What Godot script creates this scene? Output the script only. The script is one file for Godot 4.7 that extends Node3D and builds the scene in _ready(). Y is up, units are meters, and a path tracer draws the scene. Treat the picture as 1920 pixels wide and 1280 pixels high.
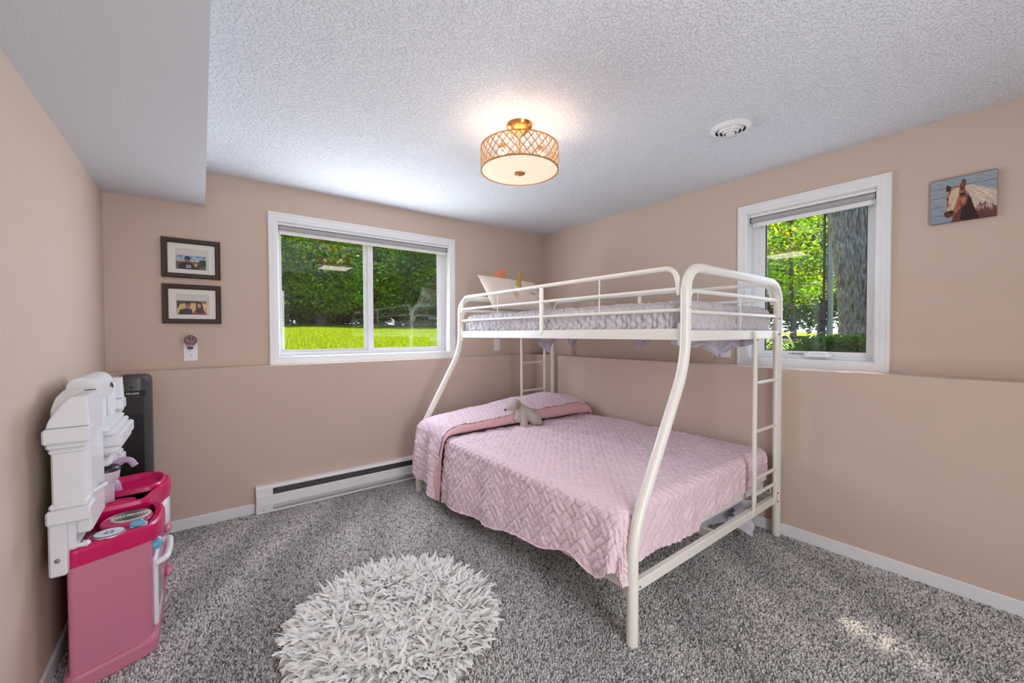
extends Node3D
# A basement bedroom: bunk bed in the corner, play kitchen along the wall, garden and woodland outside two windows.
# Room corner (upper walls) at x = 0, z = 0; the room lies towards -x and +z. Metres.

const W := 3.5009      # inner width, wall_left at x = -W
const ZF := 4.5        # wall behind the camera
const H := 2.342
const SH := 2.105      # underside of the soffit
const SW := 0.491
const DB := 0.0766     # depth of the ledge, back wall
const DR := 0.1935     # depth of the ledge, right wall
const YL := 1.0316     # height of the ledge
const BB := 0.075

var M := {}
var used := {}
var rng := RandomNumberGenerator.new()
var noise := FastNoiseLite.new()

# ------------------------------------------------------------------ mesh builder
class MB:
	var v := PackedVector3Array()
	var n := PackedVector3Array()
	var t := PackedVector2Array()
	var c := PackedColorArray()
	var i := PackedInt32Array()
	var xf := Transform3D.IDENTITY
	var tint := Color.WHITE
	func vert(p: Vector3, nn: Vector3, uv := Vector2.ZERO) -> int:
		v.append(xf * p); n.append((xf.basis * nn).normalized()); t.append(uv); c.append(tint)
		return v.size() - 1
	func tri(a: int, b: int, d: int):   # counter-clockwise seen from outside
		i.append(a); i.append(d); i.append(b)
	func quad(a: Vector3, b: Vector3, d: Vector3, e: Vector3, nn = null):
		var m: Vector3 = nn if nn != null else (b - a).cross(e - a)
		if m.length() < 1e-12: m = (d - b).cross(e - d)
		m = m.normalized()
		var k := vert(a, m, Vector2(0, 1)); vert(b, m, Vector2(1, 1)); vert(d, m, Vector2(1, 0)); vert(e, m, Vector2(0, 0))
		tri(k, k + 1, k + 2); tri(k, k + 2, k + 3)
	func tri3(a: Vector3, b: Vector3, d: Vector3):
		var m := (b - a).cross(d - a).normalized()
		var k := vert(a, m); vert(b, m); vert(d, m)
		tri(k, k + 1, k + 2)
	func box(lo: Vector3, hi: Vector3, bev := 0.0):
		var b: float = min(bev, 0.49 * min(hi.x - lo.x, min(hi.y - lo.y, hi.z - lo.z)))
		var cen := (lo + hi) / 2; var h := (hi - lo) / 2
		var ax := [Vector3.RIGHT, Vector3.UP, Vector3.BACK]
		for k in 3:
			for s in [-1.0, 1.0]:
				var w: Vector3 = ax[k] * s; var u: Vector3 = ax[(k + 1) % 3]; var q: Vector3 = w.cross(u)
				var hw: float = h[k]; var hu: float = h[(k + 1) % 3] - b; var hq: float = h[(k + 2) % 3] - b
				var o := cen + w * hw
				quad(o - u * hu - q * hq, o + u * hu - q * hq, o + u * hu + q * hq, o - u * hu + q * hq)
		if b <= 0.0: return
		for k in 3:
			var u: Vector3 = ax[k]; var hu: float = h[k] - b
			for s in [-1.0, 1.0]:
				for r in [-1.0, 1.0]:
					var p: Vector3 = ax[(k + 1) % 3] * s; var q: Vector3 = ax[(k + 2) % 3] * r
					var hp: float = h[(k + 1) % 3]; var hq: float = h[(k + 2) % 3]
					var a := cen + p * hp + q * (hq - b); var d := cen + p * (hp - b) + q * hq
					var nn := (p + q).normalized()
					if (u * 2).cross(d - a).dot(nn) > 0: quad(a - u * hu, a + u * hu, d + u * hu, d - u * hu, nn)
					else: quad(a + u * hu, a - u * hu, d - u * hu, d + u * hu, nn)
		for sx in [-1.0, 1.0]:
			for sy in [-1.0, 1.0]:
				for sz in [-1.0, 1.0]:
					var a := cen + Vector3(sx * h.x, sy * (h.y - b), sz * (h.z - b))
					var d := cen + Vector3(sx * (h.x - b), sy * h.y, sz * (h.z - b))
					var e := cen + Vector3(sx * (h.x - b), sy * (h.y - b), sz * h.z)
					if sx * sy * sz > 0: tri3(a, d, e)
					else: tri3(a, e, d)
	func tube(path: Array, r, seg := 12, caps := true, squash := 1.0):
		var cnt := path.size(); var up := Vector3.UP; var prev := Vector3.ZERO
		var start := v.size()
		for k in cnt:
			var d: Vector3 = (path[min(k + 1, cnt - 1)] - path[max(k - 1, 0)]).normalized()
			if k == 0:
				up = Vector3.UP if abs(d.y) < 0.9 else Vector3.BACK
				up = (up - d * up.dot(d)).normalized()
			else:
				up = (up - d * up.dot(d)).normalized()
			var side := d.cross(up)
			var rad: float = r[k] if r is Array else r
			for j in seg + 1:
				var a := TAU * j / seg
				var nn := up * cos(a) * squash + side * sin(a)
				vert(path[k] + nn * rad, up * cos(a) + side * sin(a) * squash, Vector2(float(j) / seg, float(k)))
			prev = d
		for k in cnt - 1:
			for j in seg:
				var a := start + k * (seg + 1) + j
				tri(a, a + 1, a + seg + 2); tri(a, a + seg + 2, a + seg + 1)
		if caps:
			for e in [0, cnt - 1]:
				var d: Vector3 = (path[0] - path[1]).normalized() if e == 0 else (path[cnt - 1] - path[cnt - 2]).normalized()
				var m := vert(path[e], d)
				var o: int = start + e * (seg + 1)
				for j in seg:
					var a := vert(xf.affine_inverse() * v[o + j], d); var b := vert(xf.affine_inverse() * v[o + j + 1], d)
					if e == 0: tri(m, b, a)
					else: tri(m, a, b)
	func lathe(prof: Array, seg := 24, sharp := false):
		# profile of Vector2(radius, height) around y, running upwards on the outside
		if sharp:
			for k in prof.size() - 1: lathe([prof[k], prof[k + 1]], seg)
			return
		var start := v.size(); var cnt := prof.size()
		for k in cnt:
			var d: Vector2 = prof[min(k + 1, cnt - 1)] - prof[max(k - 1, 0)]
			var nn := Vector2(d.y, -d.x).normalized()
			for j in seg + 1:
				var a := TAU * j / seg
				vert(Vector3(cos(a) * prof[k].x, prof[k].y, sin(a) * prof[k].x), Vector3(cos(a) * nn.x, nn.y, sin(a) * nn.x), Vector2(float(j) / seg, float(k) / cnt))
		for k in cnt - 1:
			for j in seg:
				var a := start + k * (seg + 1) + j
				tri(a, a + seg + 1, a + seg + 2); tri(a, a + seg + 2, a + 1)
	func grid(pts: PackedVector3Array, nu: int, nv: int, uvs := PackedVector2Array(), flip := false, closed := false):
		var start := v.size()
		for a in nu:
			for b in nv:
				var ap: int = (a + 1) % nu if closed else min(a + 1, nu - 1)
				var am: int = (a - 1 + nu) % nu if closed else max(a - 1, 0)
				var du := pts[ap * nv + b] - pts[am * nv + b]
				var dv := pts[a * nv + min(b + 1, nv - 1)] - pts[a * nv + max(b - 1, 0)]
				var nn := du.cross(dv)
				if flip: nn = -nn
				vert(pts[a * nv + b], nn.normalized() if nn.length() > 1e-14 else Vector3.UP, uvs[a * nv + b] if uvs.size() else Vector2(float(a) / nu, float(b) / nv))
		for a in (nu if closed else nu - 1):
			for b in nv - 1:
				var p := start + a * nv + b; var q: int = start + ((a + 1) % nu) * nv + b
				if flip:
					tri(p, p + 1, q); tri(q, p + 1, q + 1)
				else:
					tri(p, q, p + 1); tri(q, q + 1, p + 1)
	func loft(poly: PackedVector2Array, layers: Array, cap_top := true, cap_bottom := true, sharp := 0.75):
		# poly in (x, z), counter-clockwise when seen with z up the page turned to give outward normals; layers of Vector2(inset, y)
		var m := poly.size(); var nrm: Array[Vector2] = []
		var area := 0.0
		for k in m: area += poly[k].cross(poly[(k + 1) % m])
		var sg := 1.0 if area > 0 else -1.0
		for k in m:
			var e0 := (poly[k] - poly[(k - 1 + m) % m]).normalized(); var e1 := (poly[(k + 1) % m] - poly[k]).normalized()
			var n0 := Vector2(e0.y, -e0.x) * sg; var n1 := Vector2(e1.y, -e1.x) * sg
			var b := (n0 + n1).normalized()
			nrm.append(b / max(0.5, b.dot(n0)))
		var rings := []
		for l in layers:
			var r := PackedVector3Array()
			for k in m: r.append(Vector3(poly[k].x - nrm[k].x * l.x, l.y, poly[k].y - nrm[k].y * l.x))
			rings.append(r)
		for q in layers.size() - 1:
			var lo: PackedVector3Array = rings[q]; var hi: PackedVector3Array = rings[q + 1]
			var dl: Vector2 = layers[q + 1] - layers[q]
			for k in m:
				var k2 := (k + 1) % m
				var e := (poly[k2] - poly[k]).normalized(); var fn := Vector2(e.y, -e.x) * sg
				var slope := Vector2(dl.y, dl.x).normalized()
				var na := nrm[k].normalized() if nrm[k].normalized().dot(fn) > sharp else fn
				var nb := nrm[k2].normalized() if nrm[k2].normalized().dot(fn) > sharp else fn
				var A := vert(lo[k], Vector3(na.x * slope.x, slope.y, na.y * slope.x)); vert(lo[k2], Vector3(nb.x * slope.x, slope.y, nb.y * slope.x))
				vert(hi[k2], Vector3(nb.x * slope.x, slope.y, nb.y * slope.x)); vert(hi[k], Vector3(na.x * slope.x, slope.y, na.y * slope.x))
				if sg < 0:
					tri(A, A + 1, A + 2); tri(A, A + 2, A + 3)
				else:
					tri(A, A + 2, A + 1); tri(A, A + 3, A + 2)
		for e in [[0, cap_bottom, -1.0], [layers.size() - 1, cap_top, 1.0]]:
			if not e[1]: continue
			var r: PackedVector3Array = rings[e[0]]; var flat := PackedVector2Array()
			for p in r: flat.append(Vector2(p.x, p.z))
			var ids := Geometry2D.triangulate_polygon(flat); var o := v.size()
			for p in r: vert(p, Vector3(0, e[2], 0), Vector2(p.x, p.z))
			for k in range(0, ids.size(), 3):
				var a := ids[k]; var b := ids[k + 1]; var d := ids[k + 2]
				var up := (r[b] - r[a]).cross(r[d] - r[a]).y
				if up * e[2] > 0: tri(o + a, o + b, o + d)
				else: tri(o + a, o + d, o + b)
	func prism(poly: PackedVector2Array, y0: float, y1: float, bev := 0.0):
		if bev > 0: loft(poly, [Vector2(bev, y0), Vector2(bev * 0.3, y0 + bev * 0.3), Vector2(0, y0 + bev), Vector2(0, y1 - bev), Vector2(bev * 0.3, y1 - bev * 0.3), Vector2(bev, y1)])
		else: loft(poly, [Vector2(0, y0), Vector2(0, y1)])
	func ball(cn: Vector3, r: Vector3, seg := 12, rings := 8):
		var start := v.size()
		for k in rings + 1:
			var b := PI * k / rings - PI / 2
			for j in seg + 1:
				var a := TAU * j / seg
				var d := Vector3(cos(a) * cos(b), sin(b), sin(a) * cos(b))
				vert(cn + d * r, Vector3(d.x / r.x, d.y / r.y, d.z / r.z))
		for k in rings:
			for j in seg:
				var a := start + k * (seg + 1) + j
				tri(a, a + seg + 1, a + seg + 2); tri(a, a + seg + 2, a + 1)
	func mesh() -> ArrayMesh:
		var arr := []; arr.resize(Mesh.ARRAY_MAX)
		arr[Mesh.ARRAY_VERTEX] = v; arr[Mesh.ARRAY_NORMAL] = n; arr[Mesh.ARRAY_TEX_UV] = t; arr[Mesh.ARRAY_COLOR] = c; arr[Mesh.ARRAY_INDEX] = i
		var m := ArrayMesh.new(); m.add_surface_from_arrays(Mesh.PRIMITIVE_TRIANGLES, arr); return m

# ------------------------------------------------------------------ scene helpers
func numbered(called: String) -> String:
	var k: int = used.get(called, -1) + 1
	used[called] = k
	return called if k == 0 else "%s_%03d" % [called, k]
func tag(o: Node3D, label: String, category: String, group := "", kind := ""):
	o.set_meta("label", label)
	if category: o.set_meta("category", category)
	if group: o.set_meta("group", group)
	if kind: o.set_meta("kind", kind)
func thing(called: String, label: String, category: String, at := Vector3.ZERO, turn := 0.0, group := "") -> Node3D:
	var o := Node3D.new(); o.name = numbered(called); add_child(o); o.position = at; o.rotation.y = turn
	tag(o, label, category, group); return o
func put(parent: Node, called: String, mesh: Mesh, m: Material, world := false) -> MeshInstance3D:
	var o := MeshInstance3D.new(); o.mesh = mesh; o.material_override = m
	o.name = numbered(called) if parent == self else called
	parent.add_child(o, true)
	if world and parent != self: o.transform = chain(parent).affine_inverse()
	return o
func chain(n: Node) -> Transform3D:
	var x := Transform3D.IDENTITY
	while n != self and n is Node3D:
		x = n.transform * x; n = n.get_parent()
	return x
func struct(called: String, mesh: Mesh, m: Material, label := "") -> MeshInstance3D:
	var o := put(self, called, mesh, m); o.set_meta("kind", "structure")
	if label: o.set_meta("label", label)
	return o
func one(called: String, mb: MB, m: Material, label: String, category: String, group := "") -> MeshInstance3D:
	var o := put(self, called, mb.mesh(), m); tag(o, label, category, group); return o
func boxm(lo: Vector3, hi: Vector3, bev := 0.0) -> ArrayMesh:
	var b := MB.new(); b.box(lo, hi, bev); return b.mesh()
func tubem(path: Array, r, seg := 12, caps := true) -> ArrayMesh:
	var b := MB.new(); b.tube(path, r, seg, caps); return b.mesh()
func arc_path(pts: Array, rad: float, steps := 6) -> Array:
	# a polyline with its corners rounded
	var out := [pts[0]]
	for k in range(1, pts.size() - 1):
		var p: Vector3 = pts[k]; var a: Vector3 = (pts[k - 1] - p); var b: Vector3 = (pts[k + 1] - p)
		var r: float = min(rad, min(a.length(), b.length()) * 0.49)
		var p0 := p + a.normalized() * r; var p1 := p + b.normalized() * r
		for s in steps + 1:
			var f := float(s) / steps
			out.append(p0.lerp(p, f).lerp(p.lerp(p1, f), f))
	out.append(pts[pts.size() - 1])
	return out
func rounded(poly: PackedVector2Array, r: float) -> PackedVector2Array:
	var out := PackedVector2Array(); var m := poly.size()
	for k in m:
		var p := poly[k]; var a := poly[(k - 1 + m) % m] - p; var b := poly[(k + 1) % m] - p
		var q: float = min(r, min(a.length(), b.length()) * 0.45)
		var p0 := p + a.normalized() * q; var p1 := p + b.normalized() * q
		for s in 6:
			var f := s / 5.0
			out.append(p0.lerp(p, f).lerp(p.lerp(p1, f), f))
	return out
func ring(cx: float, cz: float, rx: float, rz: float, seg := 24) -> PackedVector2Array:
	var o := PackedVector2Array()
	for k in seg: o.append(Vector2(cx + cos(TAU * k / seg) * rx, cz + sin(TAU * k / seg) * rz))
	return o
func srgb(r: float, g: float, b: float) -> Color: return Color(r / 255.0, g / 255.0, b / 255.0)
func mat(col: Color, rough := 0.6, metal := 0.0) -> StandardMaterial3D:
	var m := StandardMaterial3D.new(); m.albedo_color = col; m.roughness = rough; m.metallic = metal; return m
func tex(im: Image) -> ImageTexture: return ImageTexture.create_from_image(im)
func noise_img(size: int, freq: float, type := FastNoiseLite.TYPE_SIMPLEX, oct := 3, sd := 1, cell := -1) -> Image:
	var f := FastNoiseLite.new(); f.seed = sd; f.noise_type = type; f.frequency = freq; f.fractal_octaves = oct
	if oct <= 1: f.fractal_type = FastNoiseLite.FRACTAL_NONE
	if cell >= 0: f.cellular_return_type = cell
	return f.get_seamless_image(size, size, false, false, 0.15)
func relief(m: StandardMaterial3D, im: Image, scale: float, tile: float):
	m.heightmap_enabled = true; m.heightmap_texture = tex(im); m.heightmap_scale = scale
	m.uv1_triplanar = true; m.uv1_world_triplanar = true; m.uv1_scale = Vector3.ONE / tile
func colour_img(src: Image, a: Color, b: Color, gain := 1.0) -> Image:
	var s := src.get_width(); var o := Image.create(s, s, false, Image.FORMAT_RGB8)
	for y in s:
		for x in s:
			var k: float = clamp((src.get_pixel(x, y).r - 0.5) * gain + 0.5, 0, 1)
			o.set_pixel(x, y, a.lerp(b, k))
	return o
func fill_poly(im: Image, pts: Array, col: Color, soft := 0.0):
	var p := PackedVector2Array(); var lo := Vector2(1e9, 1e9); var hi := -lo
	for q in pts:
		p.append(q); lo = lo.min(q); hi = hi.max(q)
	for y in range(max(0, int(lo.y)), min(im.get_height(), int(hi.y) + 1)):
		for x in range(max(0, int(lo.x)), min(im.get_width(), int(hi.x) + 1)):
			var j := Vector2(noise.get_noise_2d(x * 9.0, y * 9.0), noise.get_noise_2d(y * 9.0 + 400, x * 9.0)) * soft
			if Geometry2D.is_point_in_polygon(Vector2(x, y) + j, p): im.set_pixel(x, y, col)
func fill_oval(im: Image, c: Vector2, r: Vector2, col: Color):
	for y in range(max(0, int(c.y - r.y)), min(im.get_height(), int(c.y + r.y) + 1)):
		for x in range(max(0, int(c.x - r.x)), min(im.get_width(), int(c.x + r.x) + 1)):
			if ((Vector2(x, y) - c) / r).length() < 1.0: im.set_pixel(x, y, col)
func text_mesh(s: String, size: float, bold := true) -> TextMesh:
	var t := TextMesh.new(); var f := SystemFont.new(); f.font_names = PackedStringArray(["Droid Sans"]); f.font_weight = 700 if bold else 400
	t.font = f; t.text = s; t.font_size = 32; t.pixel_size = size / 32.0; t.depth = 0.0006; t.curve_step = 2.0
	return t

# ------------------------------------------------------------------ materials
func make_materials():
	noise.seed = 7; noise.frequency = 0.01
	nz.seed = 12; nz.frequency = 1.0; nz.fractal_octaves = 3
	nf.seed = 31; nf.frequency = 1.0; nf.fractal_octaves = 2
	var peel := noise_img(512, 0.05, FastNoiseLite.TYPE_SIMPLEX, 3, 11)
	M.wall = mat(srgb(210, 189, 172), 0.85); relief(M.wall, peel, 0.05, 0.35)
	M.soffit = mat(srgb(214, 217, 222), 0.8); relief(M.soffit, peel, 0.05, 0.35)
	var knock := noise_img(1024, 0.022, FastNoiseLite.TYPE_SIMPLEX, 4, 5)
	var kd := Image.create(1024, 1024, false, Image.FORMAT_L8)
	for y in 1024:
		for x in 1024:
			var k: float = knock.get_pixel(x, y).r
			kd.set_pixel(x, y, Color.WHITE * smoothstep(0.42, 0.6, k))
	M.ceiling = mat(srgb(234, 237, 243), 0.9); relief(M.ceiling, kd, 0.32, 0.55)
	M.trim = mat(srgb(240, 240, 240), 0.35)
	M.vinyl = mat(srgb(243, 243, 244), 0.3)
	# carpet: twisted pile, light and dark yarn
	var tuft := noise_img(1024, 0.09, FastNoiseLite.TYPE_SIMPLEX, 2, 21)
	var cm := Image.create(1024, 1024, false, Image.FORMAT_RGB8)
	for y in 1024:
		for x in 1024:
			var k: float = smoothstep(0.28, 0.66, tuft.get_pixel(x, y).r)
			cm.set_pixel(x, y, srgb(84, 79, 77).lerp(srgb(236, 232, 229), k))
	M.carpet = mat(Color.WHITE, 0.95); M.carpet.albedo_texture = tex(cm); relief(M.carpet, tuft, 0.6, 0.6)
	M.carpet.vertex_color_use_as_albedo = true
	M.glass = mat(Color(0.02, 0.04, 0.03, 0.014), 0.01); M.glass.transparency = BaseMaterial3D.TRANSPARENCY_ALPHA
	M.steel_white = mat(srgb(236, 232, 222), 0.28)
	M.bolt = mat(srgb(95, 92, 88), 0.45, 0.7)
	M.dark = mat(srgb(34, 33, 34), 0.6)
	M.shade_grey = mat(srgb(176, 175, 175), 0.8)
	M.brass = mat(srgb(214, 160, 96), 0.22, 0.95)
	var weave := noise_img(512, 0.12, FastNoiseLite.TYPE_SIMPLEX, 2, 33)
	M.pink = mat(srgb(240, 214, 221), 0.85); relief(M.pink, weave, 0.12, 0.16); M.pink.rim_enabled = true; M.pink.rim = 0.3
	M.lining = mat(srgb(226, 178, 180), 0.85); relief(M.lining, weave, 0.08, 0.2)
	M.grey_quilt = mat(srgb(208, 202, 204), 0.85); relief(M.grey_quilt, weave, 0.15, 0.16)
	M.sheet_mauve = mat(srgb(182, 177, 187), 0.9); relief(M.sheet_mauve, weave, 0.1, 0.2)
	M.sheet_pale = mat(srgb(205, 202, 212), 0.9); relief(M.sheet_pale, weave, 0.1, 0.2)
	M.mattress = mat(srgb(226, 224, 220), 0.9)
	M.mag = mat(srgb(205, 10, 92), 0.28)
	M.kpink = mat(srgb(202, 122, 146), 0.4)
	M.kwhite = mat(srgb(236, 236, 238), 0.3)
	M.lilac = mat(srgb(190, 165, 190), 0.35)
	M.kblue = mat(srgb(104, 178, 206), 0.3)
	M.fan = mat(srgb(52, 50, 50), 0.4)
	M.fan_grey = mat(srgb(72, 71, 72), 0.35)
	M.black = mat(srgb(14, 14, 15), 0.5)

# ------------------------------------------------------------------ room shell
func wall_local(hole: Array, u0: float, u1: float, thick: float, ledge: float, xf: Transform3D) -> ArrayMesh:
	# local: u along, v up, w into the room; hole = [u0, u1, v0, v1]
	var b := MB.new(); b.xf = xf
	var parts := [[u0, u1, 0.0, YL, ledge], [u0, hole[0], YL, H, 0.0], [hole[1], u1, YL, H, 0.0], [hole[0], hole[1], YL, hole[2], 0.0], [hole[0], hole[1], hole[3], H, 0.0]]
	for p in parts: b.box(Vector3(p[0], p[2], -thick), Vector3(p[1], p[3], p[4]))
	return b.mesh()
const RIGHT := Transform3D(Basis(Vector3(0, 0, 1), Vector3(0, 1, 0), Vector3(-1, 0, 0)), Vector3.ZERO)
const LEFT := Transform3D(Basis(Vector3(0, 0, -1), Vector3(0, 1, 0), Vector3(1, 0, 0)), Vector3(-3.5009, 0, 0))
const HOLE1 := [-2.59, -1.185, 1.087, 2.083]
const HOLE2 := [2.152, 2.833, 1.078, 2.076]

func build_room():
	# carpet with the nap brushed in broad strokes
	var b := MB.new(); var nu := 71; var nv := 91
	var fl := PackedVector3Array()
	var nap := FastNoiseLite.new(); nap.seed = 3; nap.frequency = 0.9; nap.fractal_octaves = 2
	for k in nu:
		for j in nv: fl.append(Vector3(-W + W * k / (nu - 1.0), 0, ZF * j / (nv - 1.0)))
	b.grid(fl, nu, nv, PackedVector2Array(), true)
	for k in b.c.size():
		var p := b.v[k]
		var s := nap.get_noise_2d((p.x * 0.8 + p.z * 0.6) * 2.6, (p.z * 0.8 - p.x * 0.6) * 0.55)
		var q := nap.get_noise_2d(p.x * 1.5 + 50, p.z * 1.5)
		var f: float = 1.0 + 0.16 * clamp(s * 2.2, -1, 1) + 0.07 * q
		b.c[k] = Color(f, f * 0.99, f * 0.985)
	b.box(Vector3(-W, -0.15, 0), Vector3(0, -0.002, ZF))
	var floor_o := struct("floor", b.mesh(), M.carpet, "grey speckled cut-pile carpet covering the whole floor")
	# the pile itself: twisted tufts of light and dark yarn
	var yarn := mat(Color.WHITE, 0.95); yarn.vertex_color_use_as_albedo = true; yarn.metallic_specular = 0.1
	var tf := MB.new()
	for k in 4:
		var a := TAU * k / 4; var a2 := TAU * (k + 1) / 4
		var p0 := Vector3(cos(a), 0, sin(a)) * 0.0036; var p1 := Vector3(cos(a2), 0, sin(a2)) * 0.0036
		var q0 := Vector3(cos(a + 0.7), 0, sin(a + 0.7)) * 0.0042 + Vector3(0.002, 0.007, 0.001); var q1 := Vector3(cos(a2 + 0.7), 0, sin(a2 + 0.7)) * 0.0042 + Vector3(0.002, 0.007, 0.001)
		tf.quad(p1, p0, q0, q1); tf.tri3(q1, q0, Vector3(0.004, 0.011, 0.002))
	var tx := []; var tc := []; rng.seed = 17; var step := 0.0068
	for ix in int(3.3 / step):
		for iz in int(3.75 / step):
			var p := Vector3(-W + 0.01 + (ix + rng.randf()) * step, -0.001, DB + 0.005 + (iz + rng.randf()) * step)
			var rel := p - Vector3(-3.0402, 0, 3.4074)
			if rel.x * 0.6076 - rel.z * 0.794 < 0.95 or p.x > -DR - 0.01: continue
			tx.append(Transform3D(Basis(Vector3.UP, rng.randf() * TAU) * Basis(Vector3.RIGHT, rng.randf_range(-0.5, 0.5)).scaled(Vector3(0.78, 0.95, 0.78) * rng.randf_range(0.8, 1.3)), p))
			var s := nap.get_noise_2d((p.x * 0.8 + p.z * 0.6) * 2.6, (p.z * 0.8 - p.x * 0.6) * 0.55)
			var g: float = (0.66 if rng.randf() < 0.68 else (0.22 if rng.randf() < 0.5 else 0.42)) * rng.randf_range(0.75, 1.2) * (1.0 + 0.16 * clamp(s * 2.2, -1, 1))
			tc.append(Color(g, g * 0.955, g * 0.93))
	copies(floor_o, "carpet_pile", tf.mesh(), yarn, tx, tc)
	struct("wall_back", wall_local(HOLE1, -W - 0.2, 0.2, 0.16, DB, Transform3D.IDENTITY), M.wall, "beige painted wall with a low ledge and the wide sliding window")
	struct("wall_right", wall_local(HOLE2, 0.0, ZF + 0.2, 0.2, DR, RIGHT), M.wall, "beige painted wall with a deep ledge and the narrow crank window")
	struct("wall_left", boxm(Vector3(-W - 0.2, 0, 0), Vector3(-W, H, ZF + 0.2)), M.wall, "plain beige painted wall beside the play kitchen")
	var wf := MB.new(); wf.box(Vector3(-W, 0, ZF), Vector3(-2.74, H, ZF + 0.2)); wf.box(Vector3(-1.86, 0, ZF), Vector3(0, H, ZF + 0.2)); wf.box(Vector3(-2.74, 2.05, ZF), Vector3(-1.86, H, ZF + 0.2))
	struct("wall_front", wf.mesh(), M.wall, "beige painted wall with the open doorway, facing the sliding window")
	# the open doorway behind the camera and the room it leads to
	var dw := Node3D.new(); dw.name = "door_1"; add_child(dw); dw.set_meta("kind", "structure"); dw.set_meta("label", "open white doorway opposite the sliding window")
	put(dw, "door_jamb", boxm(Vector3(-2.74, 0, ZF - 0.01), Vector3(-2.72, 2.05, ZF + 0.21), 0.003), M.trim); put(dw, "door_jamb", boxm(Vector3(-1.88, 0, ZF - 0.01), Vector3(-1.86, 2.05, ZF + 0.21), 0.003), M.trim); put(dw, "door_head", boxm(Vector3(-2.72, 2.03, ZF - 0.01), Vector3(-1.88, 2.05, ZF + 0.21), 0.003), M.trim)
	for c in [[-2.81, -2.735, 0.0, 2.12], [-1.865, -1.79, 0.0, 2.12], [-2.735, -1.865, 2.045, 2.12]]: put(dw, "door_casing", boxm(Vector3(c[0], c[2], ZF - 0.018), Vector3(c[1], c[3], ZF), 0.004), M.trim)
	put(dw, "door_leaf", boxm(Vector3(-1.84, 0.012, ZF + 0.21), Vector3(-1.0, 2.03, ZF + 0.25), 0.004), M.trim)
	var nb := MB.new()
	nb.box(Vector3(-W - 0.6, -0.15, ZF + 0.2), Vector3(0.6, 0, ZF + 3.2)); nb.box(Vector3(-W - 0.6, H, ZF + 0.2), Vector3(0.6, H + 0.2, ZF + 3.2)); nb.box(Vector3(-W - 0.6, 0, ZF + 3.0), Vector3(0.6, H, ZF + 3.2)); nb.box(Vector3(-W - 0.6, 0, ZF + 0.2), Vector3(-W - 0.4, H, ZF + 3.0)); nb.box(Vector3(0.4, 0, ZF + 0.2), Vector3(0.6, H, ZF + 3.0))
	struct("next_room", nb.mesh(), M.soffit, "pale room beyond the open doorway")
	struct("ceiling", boxm(Vector3(-W - 0.2, H, -0.16), Vector3(0.2, H + 0.2, ZF + 0.2)), M.ceiling, "white ceiling with a knockdown plaster texture")
	struct("ceiling_soffit", boxm(Vector3(-W, SH, 0), Vector3(-W + SW, H, ZF)), M.soffit, "smooth pale grey boxed soffit along the wall above the play kitchen")
	# baseboards with a small eased top
	for d in [["baseboard_back", Transform3D(Basis(), Vector3(0, 0, DB)), -W, -2.762], ["baseboard_right", Transform3D(RIGHT.basis, Vector3(-DR, 0, 0)), DB, ZF], ["baseboard_left", LEFT, -ZF, -DB]]:
		var q := MB.new(); q.xf = d[1]
		q.box(Vector3(d[2], 0, 0), Vector3(d[3], BB, 0.013), 0.004)
		struct(d[0], q.mesh(), M.trim, "white painted baseboard")
	# roof eaves outside, which keep the high sun off most of the glass
	var e := MB.new()
	e.box(Vector3(-W - 1.0, H + 0.2, -0.7), Vector3(0.58, H + 0.35, -0.16)); e.box(Vector3(0.2, H + 0.2, -0.16), Vector3(0.58, H + 0.35, ZF + 0.6))
	struct("roof_eaves", e.mesh(), M.trim, "white roof overhang above the windows")

func casing(parent: Node3D, hole: Array, width: float):
	# four mitred lengths of stepped casing round the opening
	var prof := [[0.0, 0.0], [0.0, 0.011], [0.006, 0.014], [0.018, 0.014], [0.021, 0.0175], [0.044, 0.0175], [0.048, 0.0205], [width - 0.004, 0.0205], [width, 0.017], [width, 0.0]]
	var c := [Vector2(hole[0], hole[2]), Vector2(hole[1], hole[2]), Vector2(hole[1], hole[3]), Vector2(hole[0], hole[3])]
	var o := [Vector2(-1, -1), Vector2(1, -1), Vector2(1, 1), Vector2(-1, 1)]
	for s in 4:
		var b := MB.new(); var s2 := (s + 1) % 4
		for k in prof.size() - 1:
			var p = prof[k]; var q = prof[k + 1]
			var A: Vector2 = c[s] + o[s] * p[0]; var B: Vector2 = c[s2] + o[s2] * p[0]; var C: Vector2 = c[s2] + o[s2] * q[0]; var D: Vector2 = c[s] + o[s] * q[0]
			b.quad(Vector3(D.x, D.y, q[1]), Vector3(C.x, C.y, q[1]), Vector3(B.x, B.y, p[1]), Vector3(A.x, A.y, p[1]))
		put(parent, ["sill_casing", "side_casing", "head_casing", "side_casing"][s], b.mesh(), M.trim)
func frame_mesh(u0: float, u1: float, v0: float, v1: float, wd, z0: float, z1: float, bev := 0.002) -> ArrayMesh:
	# rectangular frame; wd = [left, right, bottom, top] or a number
	var w: Array = wd if wd is Array else [wd, wd, wd, wd]
	var b := MB.new()
	b.box(Vector3(u0, v0, z0), Vector3(u0 + w[0], v1, z1), bev); b.box(Vector3(u1 - w[1], v0, z0), Vector3(u1, v1, z1), bev)
	b.box(Vector3(u0 + w[0], v0, z0), Vector3(u1 - w[1], v0 + w[2], z1), bev); b.box(Vector3(u0 + w[0], v1 - w[3], z0), Vector3(u1 - w[1], v1, z1), bev)
	return b.mesh()
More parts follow.
